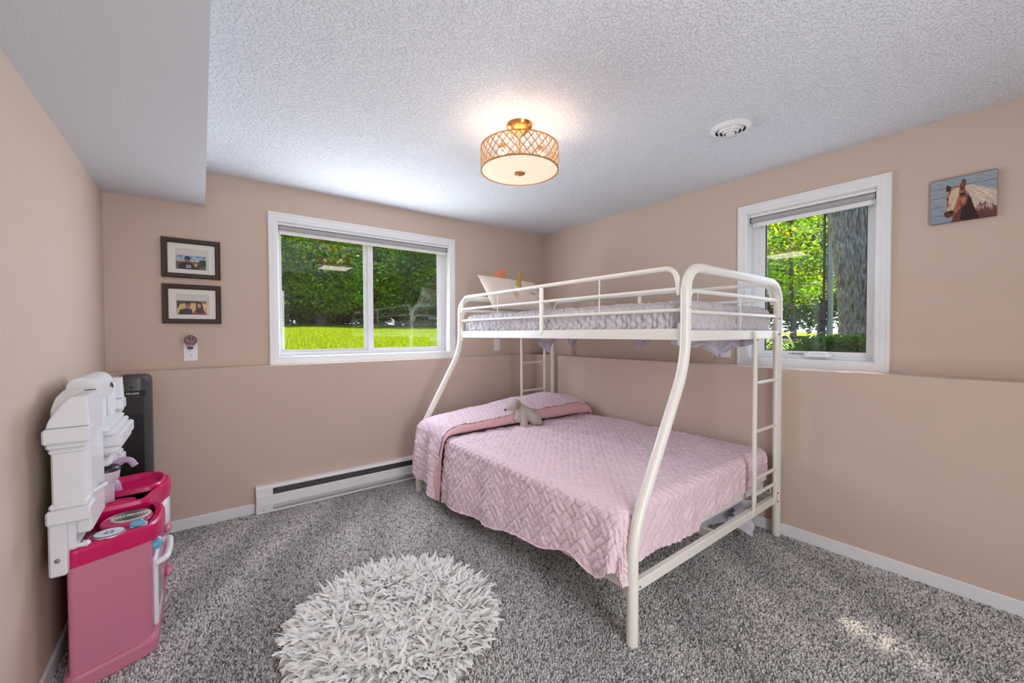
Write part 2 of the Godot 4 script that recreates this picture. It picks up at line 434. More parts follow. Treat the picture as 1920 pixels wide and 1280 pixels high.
func roller(parent: Node3D, u0: float, u1: float, top: float):
	put(parent, "head_rail", boxm(Vector3(u0, top - 0.016, -0.05), Vector3(u1, top, -0.004), 0.002), M.vinyl)
	var b := MB.new(); b.tube([Vector3(u0 + 0.004, top - 0.034, -0.027), Vector3(u1 - 0.004, top - 0.034, -0.027)], 0.018, 16)
	put(parent, "fabric_roll", b.mesh(), M.shade_grey)
	put(parent, "hem_bar", boxm(Vector3(u0 + 0.006, top - 0.078, -0.045), Vector3(u1 - 0.006, top - 0.046, -0.034), 0.003), M.vinyl)
	for s in [u0 + 0.001, u1 - 0.004]: put(parent, "end_bracket", boxm(Vector3(s, top - 0.052, -0.046), Vector3(s + 0.003, top - 0.016, -0.008)), M.dark)

func build_windows():
	# the sliding window in the back wall
	var h := HOLE1
	var n := Node3D.new(); n.name = "window_1"; add_child(n); n.set_meta("kind", "structure"); n.set_meta("label", "wide white two-pane sliding window looking out on lawn and woodland")
	casing(n, h, 0.062)
	put(n, "jamb_liner", frame_mesh(h[0], h[1], h[2], h[3], 0.006, -0.16, 0.0), M.trim)
	put(n, "outer_frame", frame_mesh(h[0] + 0.006, h[1] - 0.006, h[2] + 0.006, h[3] - 0.006, [0.016, 0.022, 0.026, 0.02], -0.15, -0.075), M.vinyl)
	put(n, "sash", frame_mesh(-2.568, -1.902, 1.117, 2.043, [0.016, 0.036, 0.02, 0.02], -0.128, -0.106), M.vinyl)
	put(n, "sash", frame_mesh(-1.912, -1.214, 1.115, 2.045, [0.044, 0.045, 0.022, 0.025], -0.1, -0.08), M.vinyl)
	put(n, "pane", boxm(Vector3(-2.553, 1.136, -0.119), Vector3(-1.937, 2.024, -0.115)), M.glass)
	put(n, "pane", boxm(Vector3(-1.869, 1.136, -0.092), Vector3(-1.258, 2.021, -0.088)), M.glass)
	for y in [1.38, 1.71]:
		var b := MB.new(); b.box(Vector3(-1.916, y - 0.035, -0.08), Vector3(-1.9, y + 0.035, -0.068), 0.004); b.box(Vector3(-1.912, y - 0.012, -0.07), Vector3(-1.892, y + 0.012, -0.058), 0.004)
		put(n, "latch", b.mesh(), M.vinyl)
	var r := thing("roller_shade", "rolled-up grey roller shade under the head of the wide sliding window", "shade", Vector3(0, 0, 0))
	roller(r, h[0] + 0.007, h[1] - 0.007, h[3] - 0.007)
	# the crank window in the right wall
	h = HOLE2
	n = Node3D.new(); n.name = "window_2"; add_child(n); n.transform = RIGHT; n.set_meta("kind", "structure"); n.set_meta("label", "narrow white crank window looking out on the oak trunk and flower bed")
	casing(n, h, 0.063)
	put(n, "jamb_liner", frame_mesh(h[0], h[1], h[2], h[3], 0.006, -0.2, 0.0), M.trim)
	put(n, "outer_frame", frame_mesh(h[0] + 0.006, h[1] - 0.006, h[2] + 0.006, h[3] - 0.006, [0.03, 0.025, 0.02, 0.02], -0.16, -0.07), M.vinyl)
	put(n, "sash", frame_mesh(h[0] + 0.034, h[1] - 0.029, h[2] + 0.022, h[3] - 0.024, [0.04, 0.03, 0.034, 0.036], -0.13, -0.09), M.vinyl)
	put(n, "gasket", frame_mesh(h[0] + 0.072, h[1] - 0.058, h[2] + 0.054, h[3] - 0.058, 0.006, -0.114, -0.098), M.dark)
	put(n, "pane", boxm(Vector3(h[0] + 0.07, h[2] + 0.054, -0.108), Vector3(h[1] - 0.056, h[3] - 0.056, -0.104)), M.glass)
	var b := MB.new(); b.prism(rounded(PackedVector2Array([Vector2(2.47, -0.075), Vector2(2.62, -0.075), Vector2(2.605, -0.028), Vector2(2.485, -0.028)]), 0.012), 1.1, 1.122, 0.005)
	var cr := put(n, "crank_housing", b.mesh(), M.vinyl)
	put(cr, "crank_arm", tubem(arc_path([Vector3(2.5, 1.124, -0.04), Vector3(2.55, 1.131, -0.036), Vector3(2.6, 1.126, -0.04)], 0.02), [0.006, 0.006, 0.006, 0.006, 0.006, 0.006, 0.006, 0.006, 0.006], 8), M.vinyl)
	# small dark print on the bottom rail of the sash
	var pr := MB.new(); rng.seed = 4
	pr.tri3(Vector3(2.376, 1.112, -0.0895), Vector3(2.386, 1.112, -0.0895), Vector3(2.381, 1.121, -0.0895))
	for k in 8:
		var u := 2.39 + k * 0.0085
		pr.box(Vector3(u, 1.112, -0.0898), Vector3(u + 0.006, 1.112 + (0.008 if k % 3 else 0.006), -0.0894))
	put(n, "printed_mark", pr.mesh(), M.dark)
	r = thing("roller_shade", "rolled-up grey roller shade under the head of the narrow crank window", "shade"); r.transform = RIGHT
	roller(r, h[0] + 0.007, h[1] - 0.007, h[3] - 0.007)

# ------------------------------------------------------------------ the bunk bed
const XF := -1.685     # lower front post
const XT := -1.295     # upper front post
const XB := -0.24      # posts by the wall
const ZN := 2.425      # foot end
const ZH := 0.41       # head end
func build_bed():
	var o := thing("bunk_bed", "cream-white tubular metal twin-over-full bunk bed in the room corner", "bunk bed", Vector3((XF + XB) / 2, 0, (ZN + ZH) / 2))
	for z in [ZH, ZN]:
		var out := 1.0 if z == ZN else -1.0
		# one bent tube: straight leg by the wall, top bar, leg that splays out to the wider lower bed
		var path := arc_path([Vector3(XF, 0, z), Vector3(XF, 0.45, z), Vector3(XT - 0.002, 1.12, z), Vector3(XT, 1.56, z), Vector3(XB, 1.553, z), Vector3(XB, 0, z)], 0.13, 8)
		var e := put(o, "end_frame", tubem(path, 0.0235, 18), M.steel_white, true)
		for q in [[XF, 0.0], [XB, 0.0]]:
			var ft := MB.new(); ft.xf.origin = Vector3(q[0], 0, z); ft.lathe([Vector2(0, -0.0), Vector2(0.02, 0.0), Vector2(0.0245, 0.006), Vector2(0.0245, 0.02)], 18)
			put(e, "foot_cap", ft.mesh(), M.steel_white, true)
		var sl := MB.new(); sl.xf.origin = Vector3(XT, 1.372, z); sl.lathe([Vector2(0.0238, -0.0012), Vector2(0.0238, 0.0012)], 18)
		put(e, "joint_line", sl.mesh(), M.bolt, true)
		# rails of the end
		put(o, "end_rail", tubem(arc_path([Vector3(XT + 0.02, 1.385, z), Vector3(XT + 0.035, 1.45, z), Vector3(XB - 0.035, 1.452, z), Vector3(XB - 0.02, 1.39, z)], 0.06), 0.011, 10), M.steel_white, true)
		put(o, "end_rail", boxm(Vector3(XT + 0.02, 1.346, z - 0.006), Vector3(XB - 0.02, 1.362, z + 0.006), 0.003), M.steel_white, true)
		put(o, "spindle", tubem([Vector3(-0.75, 1.25, z), Vector3(-0.75, 1.455, z)], 0.0035, 8), M.steel_white, true)
		put(o, "deck_end_bar", boxm(Vector3(XT + 0.01, 1.218, z - 0.012), Vector3(XB - 0.01, 1.268, z + 0.012), 0.003), M.steel_white, true)
		put(o, "base_end_bar", boxm(Vector3(XF + 0.01, 0.218, z - 0.014), Vector3(XB - 0.01, 0.262, z + 0.014), 0.003), M.steel_white, true)
		# ladder
		for x in [-0.615, -0.322]:
			var l := put(o, "ladder_rail", tubem([Vector3(x, 1.262, z + out * 0.017), Vector3(x, 1.2, z + out * 0.022), Vector3(x, 1.17, z + out * 0.022), Vector3(x, 0.32, z + out * 0.022), Vector3(x, 0.29, z + out * 0.02), Vector3(x, 0.228, z + out * 0.017)], [0.006, 0.0095, 0.0125, 0.0125, 0.0095, 0.006], 12), M.steel_white, true)
			for y in [1.25, 0.24]:
				var bo := MB.new(); bo.ball(Vector3(x, y, z + out * 0.022), Vector3(0.004, 0.004, 0.003), 8, 6)
				put(l, "bolt", bo.mesh(), M.bolt, true)
		for y in [0.975, 0.705, 0.44, 0.352]:
			put(o, "ladder_rung", tubem([Vector3(-0.615, y, z + out * 0.022), Vector3(-0.322, y, z + out * 0.022)], 0.0095, 10), M.steel_white, true)
	# long sides of the upper bed
	for x in [XT, XB]:
		var zs := 0.03
		put(o, "guard_top_rail", tubem(arc_path([Vector3(x, 1.43, ZH + zs), Vector3(x, 1.56, ZH + zs + 0.02), Vector3(x, 1.558, ZN - zs - 0.02), Vector3(x, 1.43, ZN - zs)], 0.1, 8), 0.0125, 12), M.steel_white, true)
		put(o, "guard_rail", tubem([Vector3(x, 1.462, ZH), Vector3(x, 1.457, ZN)], 0.0095, 10), M.steel_white, true)
		put(o, "guard_rail", tubem([Vector3(x, 1.366, ZH), Vector3(x, 1.361, ZN)], 0.0085, 10), M.steel_white, true)
		put(o, "guard_post", boxm(Vector3(x - 0.008, 1.25, 1.425), Vector3(x + 0.008, 1.556, 1.455), 0.003), M.steel_white, true)
		for z in [0.953, 1.921]: put(o, "spindle", tubem([Vector3(x, 1.36, z), Vector3(x, 1.556, z)], 0.0035, 8), M.steel_white, true)
		var s := 1.0 if x == XT else -1.0
		var sr := MB.new(); sr.box(Vector3(x - 0.004, 1.223, ZH + 0.02), Vector3(x + 0.004, 1.276, ZN - 0.02), 0.002); sr.box(Vector3(min(x, x + s * 0.035), 1.223, ZH + 0.02), Vector3(max(x, x + s * 0.035), 1.229, ZN - 0.02))
		put(o, "deck_side_bar", sr.mesh(), M.steel_white, true)
		for z in [ZH + 0.028, ZN - 0.028]:
			put(o, "hook_plate", boxm(Vector3(x - 0.008, 1.196, z - 0.008), Vector3(x + 0.008, 1.3, z + 0.008), 0.002), M.steel_white, true)
	for x in [XF, XB]:
		put(o, "base_side_bar", boxm(Vector3(x - 0.005, 0.212, ZH + 0.02), Vector3(x + 0.005, 0.262, ZN - 0.02), 0.002), M.steel_white, true)
		for z in [ZH + 0.028, ZN - 0.028]: put(o, "hook_plate", boxm(Vector3(x - 0.008, 0.185, z - 0.008), Vector3(x + 0.008, 0.29, z + 0.008), 0.002), M.steel_white, true)
	for k in 9:
		var z := ZH + 0.12 + k * (ZN - ZH - 0.24) / 8
		put(o, "deck_slat", boxm(Vector3(XT + 0.004, 1.229, z - 0.012), Vector3(XB - 0.004, 1.243, z + 0.012)), M.steel_white, true)
		put(o, "base_slat", boxm(Vector3(XF + 0.004, 0.24, z - 0.02), Vector3(XB - 0.004, 0.254, z + 0.02)), M.steel_white, true)
	put(o, "base_centre_bar", boxm(Vector3(-0.98, 0.2, ZH + 0.02), Vector3(-0.955, 0.24, ZN - 0.02)), M.steel_white, true)
	# bolts on the foot end, where the rails meet the posts
	for p in [Vector3(XB - 0.019, 1.34, ZN + 0.016), Vector3(XB - 0.019, 1.245, ZN + 0.016), Vector3(XB - 0.019, 0.275, ZN + 0.016), Vector3(XB - 0.019, 0.225, ZN + 0.016), Vector3(XF + 0.03, 0.235, ZN + 0.014)]:
		var bo := MB.new(); bo.ball(p, Vector3(0.005, 0.005, 0.004), 8, 6)
		put(o, "bolt", bo.mesh(), M.bolt, true)

# ------------------------------------------------------------------ bedding
var nz := FastNoiseLite.new()
var nf := FastNoiseLite.new()
func weave_cells(u: float, v: float, cu: float, cv: float) -> float:
	# puffed basket-weave: bricks of stitching that change direction from block to block
	var bu := floori(u / cu); var bv := floori(v / cu)
	var fu := u / cu - bu; var fv := v / cu - bv
	var along := fu; var across := fv
	if (bu + bv) % 2 != 0:
		along = fv; across = fu
	var rows: float = round(cu / cv)
	across = across * rows - floor(across * rows)
	var a: float = 1.0 - pow(abs(2 * along - 1), 6.0); var b: float = 1.0 - pow(abs(2 * across - 1), 2.5)
	return a * b
func drape_point(p: float, q: float, R: Rect2, r: float, top: float, flare: float) -> Array:
	# cloth coordinate (p along x, q along z) laid over a box with rounded edges: [point, drop]
	var ix0 := R.position.x + r; var ix1 := R.end.x - r; var iz0 := R.position.y + r; var iz1 := R.end.y - r
	var a: float = p - clamp(p, ix0, ix1); var b: float = q - clamp(q, iz0, iz1)
	var e: float = pow(pow(abs(a), 4.0) + pow(abs(b), 4.0), 0.25)
	var pos := Vector3(clamp(p, ix0, ix1), top, clamp(q, iz0, iz1))
	if e < 1e-6: return [pos, 0.0]
	var dir := Vector2(a, b).normalized(); var out := 0.0; var drop := 0.0
	if e < r * PI / 2:
		out = r * sin(e / r); drop = r * (1 - cos(e / r))
	else:
		out = r; drop = r + e - r * PI / 2
	out += flare * max(0.0, drop - r)
	return [pos + Vector3(dir.x * out, -drop, dir.y * out), drop]
func curve(pts: Array, x: float) -> float:
	if x <= pts[0].x: return pts[0].y
	for k in pts.size() - 1:
		if x <= pts[k + 1].x:
			var f: float = (x - pts[k].x) / (pts[k + 1].x - pts[k].x); f = f * f * (3 - 2 * f)
			return lerp(pts[k].y, pts[k + 1].y, f)
	return pts[pts.size() - 1].y
func displace(pts: PackedVector3Array, nu: int, nv: int, h: PackedFloat32Array, flip := false) -> PackedVector3Array:
	var out := PackedVector3Array(); out.resize(pts.size())
	for a in nu:
		for b in nv:
			var du := pts[min(a + 1, nu - 1) * nv + b] - pts[max(a - 1, 0) * nv + b]
			var dv := pts[a * nv + min(b + 1, nv - 1)] - pts[a * nv + max(b - 1, 0)]
			var nn := (dv.cross(du) if flip else du.cross(dv)).normalized()
			out[a * nv + b] = pts[a * nv + b] + nn * h[a * nv + b]
	return out

func build_bedding():
	# mattresses
	var mb := MB.new(); mb.box(Vector3(-1.655, 0.256, 0.445), Vector3(-0.262, 0.5, 2.375), 0.04)
	one("lower_mattress", mb, M.mattress, "white full-size mattress on the lower bunk under the pink quilt", "mattress")
	mb = MB.new(); mb.box(Vector3(-1.262, 1.244, 0.45), Vector3(-0.275, 1.385, 2.38), 0.04)
	one("upper_mattress", mb, M.mattress, "white twin mattress on the upper bunk under the grey quilt", "mattress")
	# the pink quilt: main spread over the top, the long front and the foot
	var q := thing("pink_quilt", "blush pink basket-stitched quilt spread over the lower bunk and its pillow", "quilt", Vector3(-0.98, 0.5, 1.4))
	var R := Rect2(-1.71, 0.2, 1.46, 2.195)
	var top := 0.536; var r := 0.055
	var nu := 300; var nv := 300
	var hem := [Vector2(0.6, 0.115), Vector2(0.95, 0.095), Vector2(1.36, 0.13), Vector2(1.86, 0.2), Vector2(2.15, 0.27), Vector2(2.28, 0.235), Vector2(2.38, 0.29)]
	var foot := [Vector2(-1.7, 0.29), Vector2(-1.55, 0.305), Vector2(-1.2, 0.275), Vector2(-1.1, 0.27), Vector2(-1.02, 0.33), Vector2(-0.6, 0.34), Vector2(-0.3, 0.355)]
	var pts := PackedVector3Array(); var hh := PackedFloat32Array()
	for a in nu:
		var fa := a / (nu - 1.0)
		for b in nv:
			var fb := b / (nv - 1.0)
			# cloth lengths beyond the inner rectangle
			var qz: float = lerp(0.9, R.end.y - r, fb / 0.9) if fb < 0.9 else 0.0
			var zc: float = min(qz if fb < 0.9 else R.end.y, 2.39)
			var lf := (top - curve(hem, zc)) - r + r * PI / 2
			var px: float
			if fa < 0.72: px = lerp(R.end.x - 0.01, R.position.x + r, fa / 0.72)
			else: px = R.position.x + r - (fa - 0.72) / 0.28 * lf
			if fb >= 0.9:
				var ll := (top - curve(foot, max(px, -1.7))) - r + r * PI / 2
				qz = R.end.y - r + (fb - 0.9) / 0.1 * ll
			var pr := drape_point(px, qz, R, r, top, 0.07 if px < R.position.x + r else 0.0)
			var P: Vector3 = pr[0]; var drop: float = pr[1]
			P.z = min(P.z, 2.392)
			var wav: float = nz.get_noise_2d(px * 2.2, qz * 2.2) * 0.011 + nf.get_noise_2d(px * 7.5 + 4.0, qz * 7.5) * 0.0045 - abs(nf.get_noise_2d(px * 3.1 + qz * 2.0, qz * 9.0 - px * 4.0)) * 0.006
			if px < R.position.x + r:      # the front hangs in shallow folds
				var fold := sin(qz * 13.0 + nz.get_noise_2d(qz * 1.5, 9.0) * 5.0) * 0.5 + nf.get_noise_2d(qz * 5.0, px) * 0.8
				wav += fold * 0.02 * clamp(drop / 0.3, 0, 1)
				if qz > 2.12: wav += 0.03 * smoothstep(2.12, 2.3, qz) * clamp(drop / 0.25, 0, 1)
			elif drop > 0.0:
				wav += (nf.get_noise_2d(px * 6.0, qz * 2.0) * 0.012 - 0.006) * clamp(drop / 0.1, 0, 1)
			else:
				# creases running across the bed
				var cr := nf.get_noise_2d(px * 1.6 + 3.0, qz * 7.0)
				wav += -abs(cr) * 0.012 * smoothstep(-1.5, -0.7, px) + (0.014 * exp(-pow((px + 0.75) / 0.35, 2.0) - pow((qz - 1.35) / 0.3, 2.0)))
			var cell := weave_cells((px + qz) * 0.7071, (px - qz) * 0.7071, 0.07, 0.035)
			var fine := nf.get_noise_2d(px * 42.0, qz * 42.0)
			pts.append(P); hh.append(wav + (0.0046 if drop < 0.02 else 0.0068) * cell + 0.003 * fine)
	mb = MB.new(); mb.grid(displace(pts, nu, nv, hh), nu, nv, PackedVector2Array(), false)
	put(q, "quilt_spread", mb.mesh(), M.pink, true)
	# hem binding along the front
	var hemp := []
	for k in range(8, nv - 24, 4): hemp.append(pts[(nu - 1) * nv + k] + Vector3(-hh[(nu - 1) * nv + k], 0, 0))
	put(q, "hem_binding", tubem(hemp, 0.005, 6), M.pink, true)
	# the head of the quilt pulled over the pillow and rolled under it
	var prof := [Vector2(0.43, -0.06), Vector2(0.432, 0.02), Vector2(0.45, 0.085), Vector2(0.5, 0.13), Vector2(0.58, 0.15), Vector2(0.68, 0.15), Vector2(0.78, 0.142), Vector2(0.86, 0.125), Vector2(0.92, 0.1), Vector2(0.955, 0.07), Vector2(0.965, 0.038), Vector2(0.95, 0.013), Vector2(0.92, 0.006), Vector2(0.87, 0.004)]
	var bulge := [Vector2(-1.75, 0.25), Vector2(-1.55, 0.55), Vector2(-1.2, 0.72), Vector2(-0.85, 0.95), Vector2(-0.5, 1.08), Vector2(-0.32, 0.9), Vector2(-0.25, 0.55)]
	var hem2 := [Vector2(0.43, 0.3), Vector2(0.5, 0.19), Vector2(0.6, 0.15), Vector2(0.75, 0.13), Vector2(0.87, 0.09), Vector2(0.97, 0.1)]
	var ns := 150; var nt := 260
	for piece in 2:
		var s0 := 0.0 if piece == 0 else 0.62; var s1 := 0.62 if piece == 0 else 1.0
		var cnt := ns if piece == 0 else 50
		pts = PackedVector3Array(); hh = PackedFloat32Array()
		for a in nt:
			var fa := a / (nt - 1.0)
			for b in cnt:
				var edge_w := 0.035 * nz.get_noise_2d(fa * 6.0, 3.0)
				var s: float = lerp(s0 + (edge_w if piece == 1 else 0.0), s1 + (edge_w if piece == 0 else 0.0), b / (cnt - 1.0)) * (prof.size() - 1)
				var k0: int = clamp(int(s), 0, prof.size() - 2); var f := s - k0
				# smooth curve through the profile
				var pm: Vector2 = prof[max(k0 - 1, 0)]; var p0: Vector2 = prof[k0]; var p1: Vector2 = prof[k0 + 1]; var p2: Vector2 = prof[min(k0 + 2, prof.size() - 1)]
				var pp := p0.cubic_interpolate(p1, pm, p2, f)
				var lf := (top - curve(hem2, pp.x)) - r + r * PI / 2
				var px: float
				if fa < 0.72: px = lerp(-0.256, R.position.x + r, fa / 0.72)
				else: px = R.position.x + r - (fa - 0.72) / 0.28 * lf
				var pr := drape_point(px, 0.7, R, r, 0.0, 0.10)
				var P: Vector3 = pr[0]; var drop: float = pr[1]
				var k := curve(bulge, P.x)
				var side := clampf(drop / 0.12, 0, 1)
				# over the edge the roll turns into a loose fold standing off the side
				var lift := pp.y * k
				var slide := 0.03 * sin((px + 0.3) * 2.2) * smoothstep(0.5, 0.9, pp.x) + 0.05 * clampf((-0.9 - px) / 0.8, 0, 1) * smoothstep(0.6, 0.95, pp.x) * -1.0
				var off := 0.0
				if side > 0: off = 0.018 * side * (1.0 + 1.2 * sin(pp.x * 24.0 + 1.0) * side) + 0.02 * side * smoothstep(0.85, 0.95, pp.x)
				P = Vector3(P.x - off, top + 0.006 + P.y + lift * (1.0 - 0.75 * side), clampf(pp.x + slide - 0.02 * side, 0.436, 1.02))
				var wav := nz.get_noise_2d(px * 3.0 + 20.0, pp.x * 3.0) * 0.008
				if piece == 0:
					var cell := weave_cells(px * 0.96 + pp.x * 0.28, pp.x * 0.96 - px * 0.28, 0.07, 0.035)
					wav += 0.005 * cell + 0.002 * nf.get_noise_2d(px * 42.0, pp.x * 42.0) + (0.0 if side <= 0 else 0.008 * side * nf.get_noise_2d(pp.x * 9.0, px * 2.0))
				pts.append(P); hh.append(wav)
		mb = MB.new(); mb.grid(displace(pts, nt, cnt, hh), nt, cnt)
		put(q, "pillow_cover" if piece == 0 else "turned_lining", mb.mesh(), M.pink if piece == 0 else M.lining, true)
	# pillow inside
	mb = MB.new(); mb.ball(Vector3(-0.62, 0.57, 0.66), Vector3(0.32, 0.06, 0.19), 20, 12)
	one("sleeping_pillow", mb, M.mattress, "white sleeping pillow under the head of the pink quilt", "pillow")
	# the grey quilt tucked round the upper mattress
	var g := thing("grey_quilt", "pale grey puckered quilt tucked round the upper bunk mattress", "quilt", Vector3(-0.77, 1.25, 1.4))
	R = Rect2(-1.278, 0.44, 1.02, 1.958); r = 0.06; top = 1.405
	nu = 260; nv = 420; pts = PackedVector3Array(); hh = PackedFloat32Array()
	var ov := 0.15 - r + r * PI / 2
	for a in nu:
		for b in nv:
			var px: float = lerp(R.position.x + r - ov, R.end.x - r + ov, a / (nu - 1.0)); var qz: float = lerp(R.position.y + r - ov, R.end.y - r + ov, b / (nv - 1.0))
			var pr := drape_point(px, qz, R, r, top, 0.0)
			var P: Vector3 = pr[0]; var drop: float = pr[1]
			var wav := nz.get_noise_2d(px * 2.5 + 7.0, qz * 2.5) * 0.01
			var edge: float = clamp(drop / 0.05, 0, 1)
			var run := qz if (px < R.position.x + r or px > R.end.x - r) else px
			# puckers: zigzag on top, upright gathers on the sides
			var zig: float = abs(fposmod(run * 16.0 + 2.0 * abs(fposmod(drop * 9.0 + qz * 0.0, 2.0) - 1.0), 1.0) - 0.5) * 2.0
			var gath := nf.get_noise_2d(run * 30.0, drop * 7.0 + px * 2.0)
			var topz := weave_cells((px + qz) * 0.7071, (px - qz) * 0.7071, 0.084, 0.028)
			wav += lerp(0.009 * topz + 0.004 * nf.get_noise_2d(px * 40.0, qz * 40.0), 0.012 * gath + 0.009 * zig, edge)
			# twin tucks of the cover by the guard post
			wav -= 0.014 * exp(-pow((qz - 1.47) / 0.015, 2.0)) * edge
			pts.append(P); hh.append(wav)
	mb = MB.new(); mb.grid(displace(pts, nu, nv, hh, true), nu, nv, PackedVector2Array(), true)
	put(g, "quilt_cover", mb.mesh(), M.grey_quilt, true)
	# corners of the sheet that hang through the upper deck
	var s := thing("fitted_sheet", "grey-mauve sheet drooping through the deck under the upper bunk", "sheet", Vector3(-0.8, 1.24, 1.5))
	flap(s, M.sheet_mauve, Vector3(-0.95, 1.235, 1.02), Vector3(-0.80, 1.235, 1.06), 0.13, 0.03, 1)
	flap(s, M.sheet_mauve, Vector3(-0.80, 1.235, 1.19), Vector3(-0.74, 1.235, 1.22), 0.10, 0.02, 2)
	flap(s, M.sheet_mauve, Vector3(-0.72, 1.235, 1.72), Vector3(-0.60, 1.235, 1.78), 0.08, 0.03, 3)
	flap(s, M.sheet_mauve, Vector3(-1.22, 1.235, 2.30), Vector3(-0.86, 1.235, 2.36), 0.055, 0.02, 4)
	flap(s, M.sheet_mauve, Vector3(-0.92, 1.235, 2.33), Vector3(-0.76, 1.235, 2.37), 0.135, 0.03, 5)
	flap(s, M.sheet_mauve, Vector3(-0.74, 1.235, 2.32), Vector3(-0.33, 1.235, 2.37), 0.065, 0.02, 6)
	var w := thing("white_sheet", "white sheet corner hanging below the lower bunk frame beside the ladder foot", "sheet", Vector3(-0.5, 0.2, 2.3))
	flap(w, M.sheet_pale, Vector3(-0.60, 0.26, 2.33), Vector3(-0.36, 0.26, 2.37), 0.20, 0.05, 7)
	flap(w, M.sheet_pale, Vector3(-0.78, 0.235, 2.14), Vector3(-0.50, 0.235, 2.28), 0.19, 0.05, 8)
	flap(w, M.sheet_mauve, Vector3(-1.10, 0.30, 2.345), Vector3(-0.32, 0.36, 2.365), 0.07, 0.01, 9)
func flap(parent: Node3D, m: Material, a: Vector3, b: Vector3, drop: float, curl: float, sd: int):
	# a hanging scrap of cloth: gathered above, pointed below
	var nu := 22; var nv := 14; var pts := PackedVector3Array(); var side := (b - a).cross(Vector3.UP).normalized()
	for k in nu:
		var f := k / (nu - 1.0)
		var len: float = drop * (0.35 + 0.65 * pow(1.0 - abs(2 * f - 0.9), 0.8) if abs(2 * f - 0.9) < 1 else 0.35)
		for j in nv:
			var t := j / (nv - 1.0)
			var p := a.lerp(b, f) + Vector3.DOWN * len * t
			p += side * curl * (sin(f * 9.0 + sd * 2.1 + t * 1.5) * (0.3 + 0.7 * t) + 0.4 * nf.get_noise_2d(f * 4.0 + sd * 10.0, t * 3.0))
			pts.append(p)
	var mb := MB.new(); mb.grid(pts, nu, nv)
	put(parent, "sheet_corner", mb.mesh(), m, true)

# ------------------------------------------------------------------ soft toys on the bed
func nets(field: Callable, lo: Vector3, hi: Vector3, cell: float) -> MB:
	# surface nets of a distance field
	var d := ((hi - lo) / cell).ceil(); var nx := int(d.x) + 1; var ny := int(d.y) + 1; var nzz := int(d.z) + 1
	var f := PackedFloat32Array(); f.resize(nx * ny * nzz)
	for x in nx:
		for y in ny:
			for z in nzz: f[(x * ny + y) * nzz + z] = field.call(lo + Vector3(x, y, z) * cell)
	var id := {}; var b := MB.new()
	for x in nx - 1:
		for y in ny - 1:
			for z in nzz - 1:
				var vals := []; var neg := 0
				for k in 8:
					var w := f[((x + (k & 1)) * ny + y + ((k >> 1) & 1)) * nzz + z + (k >> 2)]
					vals.append(w)
					if w < 0: neg += 1
				if neg == 0 or neg == 8: continue
				var sum := Vector3.ZERO; var cnt := 0
				for e in [[0, 1], [2, 3], [4, 5], [6, 7], [0, 2], [1, 3], [4, 6], [5, 7], [0, 4], [1, 5], [2, 6], [3, 7]]:
					var a: float = vals[e[0]]; var c: float = vals[e[1]]
					if (a < 0) == (c < 0): continue
					var p := Vector3(e[0] & 1, (e[0] >> 1) & 1, e[0] >> 2); var q := Vector3(e[1] & 1, (e[1] >> 1) & 1, e[1] >> 2)
					sum += p.lerp(q, a / (a - c)); cnt += 1
				var g := Vector3(vals[1] + vals[3] + vals[5] + vals[7] - vals[0] - vals[2] - vals[4] - vals[6], vals[2] + vals[3] + vals[6] + vals[7] - vals[0] - vals[1] - vals[4] - vals[5], vals[4] + vals[5] + vals[6] + vals[7] - vals[0] - vals[1] - vals[2] - vals[3])
				id[Vector3i(x, y, z)] = b.vert(lo + (Vector3(x, y, z) + sum / cnt) * cell, g.normalized())
	for key in id:
		var k: Vector3i = key
		for ax in 3:
			var e0 := Vector3i.ZERO; e0[ax] = 1
			var u := Vector3i.ZERO; u[(ax + 1) % 3] = 1
			var w := Vector3i.ZERO; w[(ax + 2) % 3] = 1
			if not (id.has(k - u) and id.has(k - w) and id.has(k - u - w)): continue
			var a := f[(k.x * ny + k.y) * nzz + k.z]; var p := k + e0
			var c := f[(p.x * ny + p.y) * nzz + p.z]
			if (a < 0) == (c < 0): continue
			var A: int = id[k]; var B: int = id[k - u]; var C: int = id[k - u - w]; var D: int = id[k - w]
			if a < 0:
				b.tri(A, B, C); b.tri(A, C, D)
			else:
				b.tri(A, C, B); b.tri(A, D, C)
	return b
func capsule(p: Vector3, a: Vector3, b: Vector3, ra: float, rb: float) -> float:
	var h: float = clamp((p - a).dot(b - a) / (b - a).length_squared(), 0, 1)
	return (p - a.lerp(b, h)).length() - lerp(ra, rb, h)
func smin(a: float, b: float, k: float) -> float:
	var h: float = clamp(0.5 + 0.5 * (b - a) / k, 0, 1)
	return lerp(b, a, h) - k * h * (1 - h)
const TOY := [[Vector3(-0.03, 0.07, 0.0), Vector3(0.075, -0.005, 0.03), 0.038, 0.05], [Vector3(-0.075, 0.108, 0.0), Vector3(-0.085, 0.10, 0.01), 0.044, 0.04], [Vector3(-0.09, 0.095, 0.01), Vector3(-0.142, 0.07, 0.025), 0.033, 0.015], [Vector3(-0.055, 0.05, 0.03), Vector3(-0.058, -0.0, 0.065), 0.022, 0.027], [Vector3(-0.008, 0.05, 0.04), Vector3(-0.008, -0.05, 0.085), 0.024, 0.031], [Vector3(0.03, 0.06, -0.02), Vector3(0.085, 0.05, -0.045), 0.016, 0.011], [Vector3(0.085, -0.01, 0.03), Vector3(0.118, -0.03, 0.04), 0.028, 0.021]]
func toy_field(p: Vector3) -> float:
	var d := 1.0
	for c in TOY: d = smin(d, capsule(p, c[0], c[1], c[2], c[3]), 0.018)
	return d + 0.0025 * nf.get_noise_3d(p.x * 60, p.y * 60, p.z * 60)
